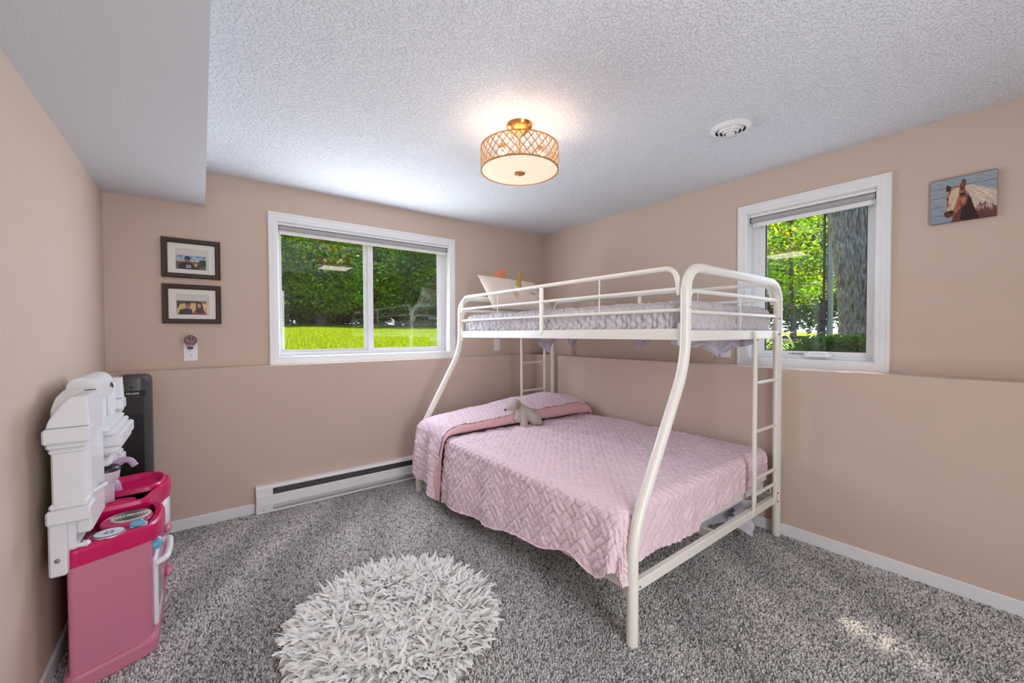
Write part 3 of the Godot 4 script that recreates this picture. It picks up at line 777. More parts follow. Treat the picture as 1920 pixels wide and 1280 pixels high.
func build_toys():
	var plush := mat(srgb(200, 190, 178), 0.95); relief(plush, noise_img(256, 0.06, FastNoiseLite.TYPE_SIMPLEX, 3, 44), 0.5, 0.09); plush.rim_enabled = true; plush.rim = 0.5
	var o := thing("plush_animal", "small cream plush toy animal sprawled on the turned edge of the pink quilt", "plush toy", Vector3(-1.02, 0.592, 0.93))
	o.basis = Basis(Vector3(0.794, 0, 0.608), Vector3.UP, Vector3(-0.608, 0, 0.794))
	put(o, "body", nets(toy_field, Vector3(-0.18, -0.11, -0.08), Vector3(0.17, 0.18, 0.14), 0.006).mesh(), plush)
	var brown := mat(srgb(158, 130, 110), 0.95)
	var b := MB.new(); b.ball(Vector3(-0.056, 0.098, 0.034), Vector3(0.024, 0.034, 0.016), 12, 8); put(o, "ear", b.mesh(), brown)
	b = MB.new(); b.ball(Vector3(-0.153, 0.066, 0.03), Vector3(0.009, 0.011, 0.01), 10, 8); put(o, "nose", b.mesh(), M.dark)
	b = MB.new(); b.ball(Vector3(-0.112, 0.108, 0.028), Vector3(0.004, 0.004, 0.004), 8, 6); put(o, "eye", b.mesh(), M.black)
	b = MB.new(); b.ball(Vector3(0.128, -0.03, 0.042), Vector3(0.018, 0.02, 0.018), 10, 8); put(o, "tail", b.mesh(), mat(srgb(150, 140, 128), 0.95))
	# unicorn cushion leaning on the head rail of the upper bunk
	var cw := 0.31; var ch := 0.205; var th := 0.075
	var cream := mat(srgb(236, 222, 206), 0.9); relief(cream, noise_img(256, 0.08, FastNoiseLite.TYPE_SIMPLEX, 2, 9), 0.1, 0.12)
	var u := thing("unicorn_cushion", "cream unicorn-face cushion with gold horn and coral ear on the upper bunk", "cushion", Vector3(-0.875, 1.44, 0.74))
	u.basis = Basis(Vector3.RIGHT, -0.72) * Basis(Vector3.BACK, -0.06)
	var face := func(x: float, y: float) -> float:      # half thickness at (x, y) of the outline square -1..1
		return th * pow(max(0.0, 1 - pow(abs(x), 2.6)), 0.55) * pow(max(0.0, 1 - pow(abs(y), 2.6)), 0.55)
	var n := 41
	b = MB.new()
	for sgn in [1.0, -1.0]:
		var pts := PackedVector3Array()
		for i in n:
			for j in n:
				var x := 2.0 * i / (n - 1) - 1; var y := 2.0 * j / (n - 1) - 1
				var pinch := Vector2(x * (cw - 0.022 * (1 - y * y)), ch + y * (ch - 0.026 * (1 - x * x)))
				pts.append(Vector3(pinch.x, pinch.y, sgn * (float(face.call(x, y)) + 0.003 * nf.get_noise_2d(x * 6, y * 6) * (1 - x * x) * (1 - y * y))))
		b.grid(pts, n, n, PackedVector2Array(), sgn < 0)
	put(u, "cushion_body", b.mesh(), cream)
	var on := func(x: float, y: float, lift: float) -> Vector3:
		return Vector3(x * (cw - 0.022 * (1 - y * y)), ch + y * (ch - 0.026 * (1 - x * x)), float(face.call(x, y)) + lift)
	b = MB.new()
	var hp := []
	for k in 9: hp.append(Vector2(lerp(0.024, 0.003, k / 8.0) * (1.0 + (0.12 if k % 2 else 0.0)), k * 0.0175))
	b.xf = Transform3D(Basis(Vector3.RIGHT, 0.75), on.call(0.06, 0.16, -0.012)); b.lathe(hp, 14)
	put(u, "horn", b.mesh(), mat(srgb(196, 158, 60), 0.4, 0.3))
	for e in [[-0.44, 0.25]]:
		b = MB.new(); var m := 11; var pts := PackedVector3Array()
		for i in m:
			for j in m:
				var a := -1.0 + 2.0 * i / (m - 1); var t := j / (m - 1.0)
				var wd := 0.058 * sin(PI * pow(t, 0.8) * 0.93 + 0.18)
				pts.append(Vector3(a * wd + e[1] * t * 0.3, t * 0.095, 0.014 * (1 - a * a) * sin(PI * t)))
		b.xf = Transform3D(Basis(Vector3.RIGHT, 0.45), on.call(e[0], 0.9, 0.0) + Vector3(0, -0.012, 0)); b.grid(pts, m, m)
		put(u, "ear", b.mesh(), mat(srgb(232, 142, 108), 0.85))
	for e in [[-0.18, 0.0], [0.47, -0.14]]:
		b = MB.new(); var lid := []
		for k in 7:
			var f := k / 6.0
			lid.append(on.call(e[0] - 0.09 + 0.18 * f, e[1] - 0.07 * sin(PI * f), 0.001))
		b.tube(lid, 0.0022, 6)
		for k in [1, 3, 5]: b.tube([lid[k], lid[k] + Vector3((k - 3) * 0.004, -0.012, 0.0)], 0.0018, 6)
		put(u, "eyelashes", b.mesh(), M.black)
	for e in [[-0.2, -0.4], [0.66, -0.52]]:
		b = MB.new(); var fan := []
		for k in 20: fan.append(on.call(e[0] + cos(TAU * k / 20) * 0.09, e[1] + sin(TAU * k / 20) * 0.2, 0.0012))
		for k in range(1, 19): b.tri3(fan[0], fan[k], fan[k + 1])
		put(u, "cheek_patch", b.mesh(), mat(srgb(235, 180, 150), 0.9))
	b = MB.new(); b.ball(on.call(0.2, -0.72, 0.001), Vector3(0.005, 0.004, 0.002), 8, 6); put(u, "nostril", b.mesh(), M.black)

# ------------------------------------------------------------------ play kitchen
func burner_spiral(parent: Node3D, c: Vector3, rad: float):
	var b := MB.new(); b.xf.origin = c; b.lathe([Vector2(rad, 0), Vector2(rad, 0.004), Vector2(rad - 0.004, 0.007), Vector2(0, 0.007)], 32)
	var o := put(parent, "spiral_burner", b.mesh(), mat(srgb(196, 192, 178), 0.4), true)
	for k in 4:
		for half in 2:
			b = MB.new(); var pth := []
			for s in 13:
				var a := (0.2 if half == 0 else PI + 0.2) + s / 12.0 * (PI - 0.75)
				pth.append(c + Vector3(cos(a), 0, sin(a)) * (rad - 0.012 - k * 0.011) + Vector3(0, 0.0075, 0))
			b.tube(pth, 0.0018, 6); put(o, "coil_line", b.mesh(), M.dark, true)
func build_kitchen():
	var o := thing("play_kitchen", "pink, magenta and white plastic play kitchen standing along the plain wall", "play kitchen", Vector3(-3.32, 0, 0.95))
	var body := PackedVector2Array([Vector2(-3.212, 1.285), Vector2(-3.425, 1.372), Vector2(-3.437, 1.2), Vector2(-3.437, 0.6), Vector2(-3.22, 0.6), Vector2(-3.212, 0.98)])
	var b := MB.new(); b.loft(rounded(body, 0.022), [Vector2(-0.002, 0.055), Vector2(0, 0.07), Vector2(0.0, 0.44)])
	var bo := put(o, "cabinet_body", b.mesh(), M.kpink, true)
	b = MB.new(); b.loft(rounded(body, 0.03), [Vector2(-0.012, 0), Vector2(-0.016, 0.012), Vector2(-0.016, 0.052), Vector2(-0.010, 0.062), Vector2(0.004, 0.066)])
	put(o, "plinth", b.mesh(), M.kpink, true)
	# oven front: white door frame, window, handle, knob
	put(o, "oven_door", boxm(Vector3(-3.215, 0.08, 1.02), Vector3(-3.196, 0.36, 1.25), 0.008), M.kwhite, true)
	put(o, "oven_window", boxm(Vector3(-3.197, 0.14, 1.06), Vector3(-3.1945, 0.29, 1.21), 0.001), mat(srgb(120, 130, 150), 0.15), true)
	put(o, "oven_handle", tubem(arc_path([Vector3(-3.2, 0.335, 1.245), Vector3(-3.168, 0.345, 1.24), Vector3(-3.162, 0.345, 1.13), Vector3(-3.168, 0.345, 1.03), Vector3(-3.2, 0.335, 1.025)], 0.03), 0.012, 12), M.kwhite, true)
	b = MB.new(); b.xf = Transform3D(Basis(Vector3.BACK, -PI / 2), Vector3(-3.212, 0.395, 1.2)); b.lathe([Vector2(0.021, 0), Vector2(0.022, 0.012), Vector2(0.018, 0.024), Vector2(0.012, 0.029), Vector2(0, 0.03)], 20)
	put(o, "oven_knob", b.mesh(), M.kblue, true)
	for d in [[0.33, 0.86], [0.22, 0.86], [0.12, 0.86]]:
		var dr := put(o, "drawer_front", boxm(Vector3(-3.214, d[0] - 0.045, 0.66), Vector3(-3.196, d[0] + 0.045, 0.97), 0.008), M.kpink, true)
		b = MB.new(); b.ball(Vector3(-3.185, d[0], d[1]), Vector3(0.018, 0.02, 0.05), 14, 8); put(dr, "drawer_pull", b.mesh(), M.kpink, true)
	b = MB.new(); b.xf = Transform3D(Basis(Vector3.BACK, -PI / 2), Vector3(-3.216, 0.38, 0.78)); b.lathe([Vector2(0.1, 0), Vector2(0.098, 0.02), Vector2(0.08, 0.034), Vector2(0, 0.037)], 28)
	put(o, "round_cupboard_front", b.mesh(), M.kwhite, true)
	# hob worktop with its bowed front edge
	var hob := PackedVector2Array([Vector2(-3.205, 1.262), Vector2(-3.425, 1.362), Vector2(-3.442, 1.3), Vector2(-3.442, 0.94), Vector2(-3.235, 0.94), Vector2(-3.2, 0.985), Vector2(-3.184, 1.05), Vector2(-3.182, 1.12), Vector2(-3.186, 1.19)])
	b = MB.new(); b.loft(rounded(hob, 0.03), [Vector2(0.0, 0.432), Vector2(-0.004, 0.436), Vector2(-0.004, 0.487), Vector2(0.0, 0.496), Vector2(0.009, 0.502), Vector2(0.022, 0.5), Vector2(0.028, 0.4965)], true, true, 0.6)
	var hb := put(o, "hob_top", b.mesh(), M.mag, true)
	for e in [[-3.295, 1.13, 0.075, 0.088], [-3.33, 1.265, 0.055, 0.04]]:
		b = MB.new(); b.loft(ring(e[0], e[1], e[2], e[3], 32), [Vector2(-0.006, 0.496), Vector2(-0.002, 0.502), Vector2(0.004, 0.503), Vector2(0.008, 0.5)], true, false, 0.5)
		put(hb, "burner_well", b.mesh(), M.mag, true)
	burner_spiral(o, Vector3(-3.285, 0.5, 1.115), 0.064)
	b = MB.new(); b.xf.origin = Vector3(-3.33, 0.499, 1.265); b.xf.basis = Basis(Vector3.UP, 0.35).scaled(Vector3(1, 1, 1)); b.lathe([Vector2(0.046, 0), Vector2(0.046, 0.005), Vector2(0.044, 0.007), Vector2(0, 0.007)], 30)
	var fl := put(o, "flower_burner", b.mesh(), mat(srgb(232, 232, 236), 0.35), true)
	b = MB.new(); b.xf.origin = Vector3(-3.33, 0.5065, 1.265)
	for k in 12:
		var a := TAU * k / 12; var l := 0.03 if k % 2 == 0 else 0.02
		b.tri3(Vector3(cos(a + 0.25), 0, sin(a + 0.25)) * 0.007, Vector3(cos(a - 0.25), 0, sin(a - 0.25)) * 0.007, Vector3(cos(a), 0, sin(a)) * l)
	put(fl, "flower_print", b.mesh(), mat(srgb(58, 66, 110), 0.5), true)
	b = MB.new(); b.xf.origin = Vector3(-3.33, 0.5062, 1.265)
	var rp := []
	for k in 31: rp.append(Vector3(cos(TAU * k / 30), 0, sin(TAU * k / 30)) * 0.0445)
	b.tube(rp, 0.0016, 6, false); put(fl, "rim_line", b.mesh(), M.dark, true)
	# blue tap-knob on its printed plate
	put(o, "knob_plate", boxm(Vector3(-3.275, 0.499, 1.215), Vector3(-3.225, 0.503, 1.255), 0.001), mat(srgb(226, 205, 214), 0.5), true)
	b = MB.new(); b.ball(Vector3(-3.253, 0.508, 1.243), Vector3(0.025, 0.014, 0.016), 16, 10); b.ball(Vector3(-3.243, 0.516, 1.243), Vector3(0.010, 0.011, 0.012), 12, 8)
	put(o, "hob_knob", b.mesh(), M.kblue, true)
	# sink worktop: raised rim, basin, dimpled lip
	var sink := PackedVector2Array([Vector2(-3.24, 1.012), Vector2(-3.43, 1.04), Vector2(-3.444, 0.98), Vector2(-3.444, 0.575), Vector2(-3.30, 0.556), Vector2(-3.225, 0.575), Vector2(-3.19, 0.64), Vector2(-3.174, 0.73), Vector2(-3.178, 0.81), Vector2(-3.21, 0.88), Vector2(-3.228, 0.95)])
	b = MB.new(); b.loft(rounded(sink, 0.035), [Vector2(0.008, 0.44), Vector2(0.0, 0.47), Vector2(-0.002, 0.515), Vector2(0.003, 0.53), Vector2(0.012, 0.534), Vector2(0.019, 0.531), Vector2(0.026, 0.522), Vector2(0.032, 0.519)], true, true, 0.6)
	var sk := put(o, "sink_top", b.mesh(), M.mag, true)
	var basin := rounded(PackedVector2Array([Vector2(-3.395, 0.86), Vector2(-3.405, 0.62), Vector2(-3.28, 0.595), Vector2(-3.212, 0.64), Vector2(-3.198, 0.75), Vector2(-3.22, 0.85)]), 0.04)
	b = MB.new(); b.loft(basin, [Vector2(-0.012, 0.52), Vector2(-0.008, 0.538), Vector2(0.0, 0.545), Vector2(0.008, 0.543), Vector2(0.014, 0.532), Vector2(0.02, 0.5195)], true, false, 0.4)
	put(sk, "basin_rim", b.mesh(), M.mag, true)
	b = MB.new()
	for k in 16: b.ball(Vector3(-3.385 + k * 0.011, 0.521, 0.885 - k * 0.002), Vector3(0.003, 0.002, 0.003), 6, 4)
	put(sk, "drain_dimples", b.mesh(), M.mag, true)
	b = MB.new(); b.loft(ring(-3.335, 0.955, 0.052, 0.042, 28), [Vector2(0, 0.518), Vector2(0.002, 0.524), Vector2(0.008, 0.524), Vector2(0.012, 0.52)], true, false, 0.4)
	put(sk, "cup_ring", b.mesh(), M.mag, true)
	put(o, "faucet", tubem(arc_path([Vector3(-3.385, 0.52, 0.755), Vector3(-3.385, 0.60, 0.755), Vector3(-3.375, 0.652, 0.755), Vector3(-3.325, 0.662, 0.755), Vector3(-3.305, 0.625, 0.755)], 0.03), 0.014, 12), M.lilac, true)
	b = MB.new(); b.xf.origin = Vector3(-3.385, 0.52, 0.755); b.lathe([Vector2(0.034, 0), Vector2(0.03, 0.03), Vector2(0.02, 0.05), Vector2(0.0, 0.055)], 18); put(o, "faucet_base", b.mesh(), M.lilac, true)
	# white upper unit: foot brackets, columns, cornice, arched back with scroll, stepped shelf
	for zc in [1.365, 0.62]:
		put(o, "bracket_leg", boxm(Vector3(-3.462, 0.432, zc - 0.03), Vector3(-3.418, 0.64, zc + 0.024), 0.006), M.kwhite, true)
		put(o, "bracket_foot", boxm(Vector3(-3.425, 0.498, zc - 0.055), Vector3(-3.37, 0.516, zc - 0.02), 0.008), M.kwhite, true)
		var cl := put(o, "column", boxm(Vector3(-3.45, 0.66, zc - 0.035), Vector3(-3.372, 0.87, zc + 0.028), 0.006), M.kwhite, true)
		for st in [[0.615, 0.664, 0.016], [0.664, 0.684, 0.008], [0.852, 0.87, 0.006], [0.87, 0.888, 0.012], [0.888, 0.94, 0.02]]:
			put(cl, "moulding", boxm(Vector3(-3.45 - st[2] * 0.8, st[0], zc - 0.035 - st[2]), Vector3(-3.372 + st[2], st[1], zc + 0.028 + st[2]), 0.006), M.kwhite, true)
		# swept cap above the cornice
		var cap := PackedVector2Array()
		for k in 9: cap.append(Vector2(-3.46 + 0.06 * pow(k / 8.0, 1.6), 0.94 + 0.105 * k / 8.0))
		cap.append(Vector2(-3.36, 1.045)); cap.append(Vector2(-3.355, 0.94))
		b = MB.new(); b.xf = Transform3D(Basis(Vector3(1, 0, 0), Vector3(0, 0, -1), Vector3(0, 1, 0)), Vector3(0, 0, zc + 0.03)); b.prism(cap, 0.0, 0.2 if zc > 1.0 else 0.06, 0.006)
		put(o, "swept_cap", b.mesh(), M.kwhite, true)
	var back := PackedVector2Array([Vector2(1.36, 0.5), Vector2(1.36, 1.0), Vector2(1.3, 1.035), Vector2(1.2, 1.05), Vector2(0.78, 1.05), Vector2(0.68, 1.03), Vector2(0.63, 1.0), Vector2(0.63, 0.5)])
	b = MB.new(); b.xf = Transform3D(Basis(Vector3(0, 0, 1), Vector3(1, 0, 0), Vector3(0, 1, 0)), Vector3(-3.455, 0, 0)); b.prism(rounded(back, 0.02), 0.0, 0.055, 0.006)
	put(o, "back_panel", b.mesh(), M.kwhite, true)
	put(o, "side_wing", boxm(Vector3(-3.405, 0.55, 1.1), Vector3(-3.362, 1.03, 1.345), 0.008), M.kwhite, true)
	put(o, "side_wing", boxm(Vector3(-3.405, 0.55, 0.66), Vector3(-3.378, 1.03, 0.74), 0.008), M.kwhite, true)
	b = MB.new(); b.tube([Vector3(-3.408, 1.05, 1.18), Vector3(-3.408, 1.05, 0.84)], 0.042, 24); b.box(Vector3(-3.45, 0.99, 0.84), Vector3(-3.366, 1.05, 1.18), 0.004)
	var sc := put(o, "scroll_top", b.mesh(), M.kwhite, true)
	b = MB.new(); var ap := []
	for k in 9: ap.append(Vector3(-3.3655, 1.0 + sin(PI * (0.15 + 0.6 * k / 8.0)) * 0.04, 0.88 - cos(PI * (0.15 + 0.6 * k / 8.0)) * 0.035))
	b.tube(ap, 0.004, 6); put(sc, "scroll_slot", b.mesh(), M.dark, true)
	for st in [[0.862, 0.88, -3.345, 1.13], [0.842, 0.862, -3.33, 1.10], [0.79, 0.842, -3.312, 1.07], [0.765, 0.79, -3.322, 1.08]]:
		put(o, "shelf_step", boxm(Vector3(-3.405, st[0], 0.69), Vector3(st[2], st[1], st[3]), 0.007), M.kwhite, true)
	b = MB.new(); b.prism(rounded(PackedVector2Array([Vector2(-3.4, 1.35), Vector2(-3.4, 1.22), Vector2(-3.335, 1.215), Vector2(-3.37, 1.345)]), 0.008), 0.675, 0.69, 0.004)
	put(o, "corner_shelf", b.mesh(), M.kwhite, true)
	b = MB.new(); b.box(Vector3(-3.405, 0.70, 0.94), Vector3(-3.352, 0.735, 1.02), 0.01); put(o, "phone_rest", b.mesh(), M.kwhite, true)
	b = MB.new(); b.ball(Vector3(-3.44, 0.49, 1.3935), Vector3(0.007, 0.007, 0.004), 10, 6); put(o, "screw", b.mesh(), mat(srgb(150, 150, 150), 0.35, 0.8), true)
	for p in [Vector3(-3.392, 0.517, 1.33), Vector3(-3.39, 0.517, 0.58)]:
		b = MB.new(); b.ball(p, Vector3(0.004, 0.002, 0.004), 8, 5); put(o, "screw", b.mesh(), M.dark, true)
	# toy pot on the sink top
	var pt := thing("toy_pot", "small white toy pot with a black lid on the play kitchen worktop", "toy pot", Vector3(-3.383, 0.524, 0.925))
	b = MB.new(); b.lathe([Vector2(0.0, 0.0), Vector2(0.026, 0.0), Vector2(0.027, 0.06), Vector2(0.03, 0.09), Vector2(0.043, 0.1), Vector2(0.047, 0.135), Vector2(0.045, 0.14)], 24); put(pt, "pot_body", b.mesh(), mat(srgb(214, 206, 216), 0.35))
	b = MB.new(); b.lathe([Vector2(0.048, 0.136), Vector2(0.049, 0.144), Vector2(0.042, 0.156), Vector2(0.02, 0.163), Vector2(0, 0.164)], 24); put(pt, "lid", b.mesh(), mat(srgb(40, 46, 52), 0.3))

# ------------------------------------------------------------------ tower fan
func build_fan():
	var o := thing("tower_fan", "black tower fan in the corner behind the play kitchen", "fan", Vector3(-3.352, 0, 0.2), 0.0)
	var b := MB.new(); b.lathe([Vector2(0, 0), Vector2(0.135, 0.0), Vector2(0.142, 0.01), Vector2(0.13, 0.026), Vector2(0.06, 0.04), Vector2(0.05, 0.05), Vector2(0, 0.05)], 32); put(o, "base", b.mesh(), M.fan)
	var plan := rounded(PackedVector2Array([Vector2(-0.072, -0.06), Vector2(0.072, -0.06), Vector2(0.074, 0.02), Vector2(0.04, 0.062), Vector2(-0.045, 0.066), Vector2(-0.074, 0.03)]), 0.03)
	b = MB.new(); b.loft(plan, [Vector2(0.01, 0.05), Vector2(0.0, 0.07), Vector2(0.0, 0.985), Vector2(0.002, 1.006), Vector2(0.01, 1.018), Vector2(0.018, 1.022)], true, true, 0.6); put(o, "housing", b.mesh(), M.fan_grey)
	b = MB.new(); b.loft(plan, [Vector2(0.022, 1.02), Vector2(0.024, 1.024), Vector2(0.03, 1.024), Vector2(0.034, 1.021)], true, false, 0.6); put(o, "control_top", b.mesh(), M.fan)
	put(o, "dark_band", boxm(Vector3(-0.06, 0.905, 0.05), Vector3(0.05, 0.935, 0.0685), 0.003), M.black)
	put(o, "grille_back", boxm(Vector3(-0.066, 0.1, 0.05), Vector3(0.04, 0.9, 0.0665), 0.002), M.black)
	for k in 13:
		var x := -0.062 + k * 0.0082
		put(o, "grille_bar", boxm(Vector3(x, 0.1, 0.062), Vector3(x + 0.003, 0.9, 0.073), 0.0008), M.fan)
	for y in [0.3, 0.4, 0.5, 0.6, 0.7, 0.78]: put(o, "grille_ring", boxm(Vector3(-0.04, y - 0.001, 0.064), Vector3(0.02, y + 0.001, 0.07)), M.fan)
	put(o, "grille_guard", boxm(Vector3(-0.066, 0.8, 0.064), Vector3(0.04, 0.9, 0.069), 0.001), M.fan)
	b = MB.new(); b.ball(Vector3(-0.01, 0.955, 0.066), Vector3(0.006, 0.006, 0.003), 10, 6); put(o, "sensor", b.mesh(), M.black)
	var tm := put(o, "brand_lettering", text_mesh("PELONIS", 0.0135), mat(srgb(225, 225, 225), 0.5)); tm.position = Vector3(-0.005, 0.92, 0.0693)

# ------------------------------------------------------------------ things on the walls and ceiling
func picture(at: Vector2, label: String, im: Image):
	var o := thing("picture_frame", label, "picture", Vector3(at.x, at.y, 0.0))
	var w := 0.1525; var h := 0.127
	var fm := mat(srgb(70, 56, 46), 0.5)
	var grain := noise_img(256, 0.02, FastNoiseLite.TYPE_SIMPLEX, 3, 71); fm.albedo_texture = tex(colour_img(grain, srgb(190, 180, 172), srgb(255, 255, 255), 1.6))
	var c := [Vector2(-w, -h), Vector2(w, -h), Vector2(w, h), Vector2(-w, h)]
	var prof := [[0.0, 0.0], [0.0, 0.02], [0.004, 0.022], [0.014, 0.019], [0.022, 0.02], [0.029, 0.016], [0.031, 0.008]]
	for s in 4:
		var b := MB.new(); var s2 := (s + 1) % 4
		for k in prof.size() - 1:
			var p = prof[k]; var q = prof[k + 1]
			var A: Vector2 = c[s] - c[s].sign() * p[0]; var B: Vector2 = c[s2] - c[s2].sign() * p[0]; var C: Vector2 = c[s2] - c[s2].sign() * q[0]; var D: Vector2 = c[s] - c[s].sign() * q[0]
			b.quad(Vector3(A.x, A.y, p[1]), Vector3(B.x, B.y, p[1]), Vector3(C.x, C.y, q[1]), Vector3(D.x, D.y, q[1]))
		put(o, "moulding", b.mesh(), fm)
	put(o, "backing", boxm(Vector3(-w + 0.03, -h + 0.03, 0.001), Vector3(w - 0.03, h - 0.03, 0.0065)), mat(srgb(214, 208, 200), 0.8))
	put(o, "mat_board", frame_mesh(-w + 0.029, w - 0.029, -h + 0.029, h - 0.029, [0.04, 0.036, 0.028, 0.034], 0.0065, 0.0085, 0.0008), mat(srgb(232, 228, 222), 0.8))
	var pm := mat(Color.WHITE, 0.35); pm.albedo_texture = tex(im)
	var b := MB.new(); b.quad(Vector3(-0.081, -0.068, 0.0072), Vector3(0.074, -0.068, 0.0072), Vector3(0.074, 0.022, 0.0072), Vector3(-0.081, 0.022, 0.0072))
	put(o, "photo_print", b.mesh(), pm)
func outlet(called: String, label: String, xf: Transform3D, sockets := true) -> Node3D:
	var o := thing(called, label, "outlet"); o.transform = xf
	put(o, "cover_plate", boxm(Vector3(-0.037, -0.06, 0), Vector3(0.037, 0.06, 0.006), 0.003), M.trim)
	if sockets:
		for y in [-0.021, 0.021]:
			var b := MB.new(); b.xf = Transform3D(Basis(Vector3.RIGHT, PI / 2), Vector3(0, y, 0.005)); b.loft(ring(0, 0, 0.0165, 0.0145, 20), [Vector2(0, 0), Vector2(0, 0.0025), Vector2(0.001, 0.003)])
			var f := put(o, "socket", b.mesh(), M.vinyl)
			for x in [-0.006, 0.006]: put(f, "slot", boxm(Vector3(x - 0.0012, y - 0.002, 0.006), Vector3(x + 0.0012, y + 0.007, 0.0084)), M.dark)
			put(f, "ground_hole", boxm(Vector3(-0.0022, y - 0.0095, 0.006), Vector3(0.0022, y - 0.0055, 0.0084)), M.dark)
	return o
func photo_one() -> Image:
	var im := Image.create(160, 92, false, Image.FORMAT_RGB8); im.fill(srgb(96, 140, 184))
	for y in 30:
		for x in 160:
			if noise.get_noise_2d(x * 4.0, y * 9.0) > 0.05: im.set_pixel(x, y, srgb(186, 204, 222))
	im.fill_rect(Rect2i(0, 28, 160, 14), srgb(196, 176, 140)); im.fill_rect(Rect2i(0, 42, 160, 50), srgb(104, 96, 70))
	fill_poly(im, [Vector2(118, 92), Vector2(122, 30), Vector2(150, 22), Vector2(160, 30), Vector2(160, 70), Vector2(130, 72)], srgb(40, 54, 34), 3.0)
	fill_poly(im, [Vector2(10, 92), Vector2(16, 56), Vector2(40, 44), Vector2(78, 46), Vector2(92, 66), Vector2(94, 92)], srgb(28, 32, 52))
	fill_oval(im, Vector2(60, 28), Vector2(15, 20), srgb(120, 82, 64)); fill_poly(im, [Vector2(44, 22), Vector2(50, 6), Vector2(70, 5), Vector2(78, 18), Vector2(84, 22)], srgb(30, 34, 56))
	im.fill_rect(Rect2i(54, 64, 24, 18), srgb(206, 206, 214)); im.fill_rect(Rect2i(58, 68, 16, 10), srgb(176, 50, 60))
	fill_oval(im, Vector2(104, 62), Vector2(14, 20), srgb(70, 42, 34)); fill_oval(im, Vector2(104, 60), Vector2(9, 12), srgb(206, 150, 124))
	fill_poly(im, [Vector2(88, 92), Vector2(96, 76), Vector2(114, 76), Vector2(124, 92)], srgb(60, 44, 52))
	return im
func photo_two() -> Image:
	var im := Image.create(160, 92, false, Image.FORMAT_RGB8); im.fill(srgb(70, 52, 40))
	fill_poly(im, [Vector2(0, 60), Vector2(18, 22), Vector2(60, 12), Vector2(110, 16), Vector2(130, 40), Vector2(160, 44), Vector2(160, 92), Vector2(0, 92)], srgb(206, 178, 116))
	im.fill_rect(Rect2i(112, 6, 48, 16), srgb(168, 118, 66)); im.fill_rect(Rect2i(134, 20, 26, 26), srgb(226, 196, 130))
	fill_poly(im, [Vector2(6, 92), Vector2(16, 62), Vector2(44, 50), Vector2(76, 54), Vector2(86, 92)], srgb(30, 26, 26))
	fill_oval(im, Vector2(58, 30), Vector2(15, 21), srgb(150, 104, 80)); fill_oval(im, Vector2(58, 14), Vector2(16, 9), srgb(34, 26, 22))
	fill_poly(im, [Vector2(84, 92), Vector2(90, 66), Vector2(112, 56), Vector2(146, 60), Vector2(160, 92)], srgb(150, 34, 52))
	fill_poly(im, [Vector2(102, 70), Vector2(100, 20), Vector2(114, 6), Vector2(132, 10), Vector2(140, 40), Vector2(142, 76), Vector2(122, 86)], srgb(30, 22, 22)); fill_oval(im, Vector2(118, 32), Vector2(10, 16), srgb(190, 136, 110))
	return im
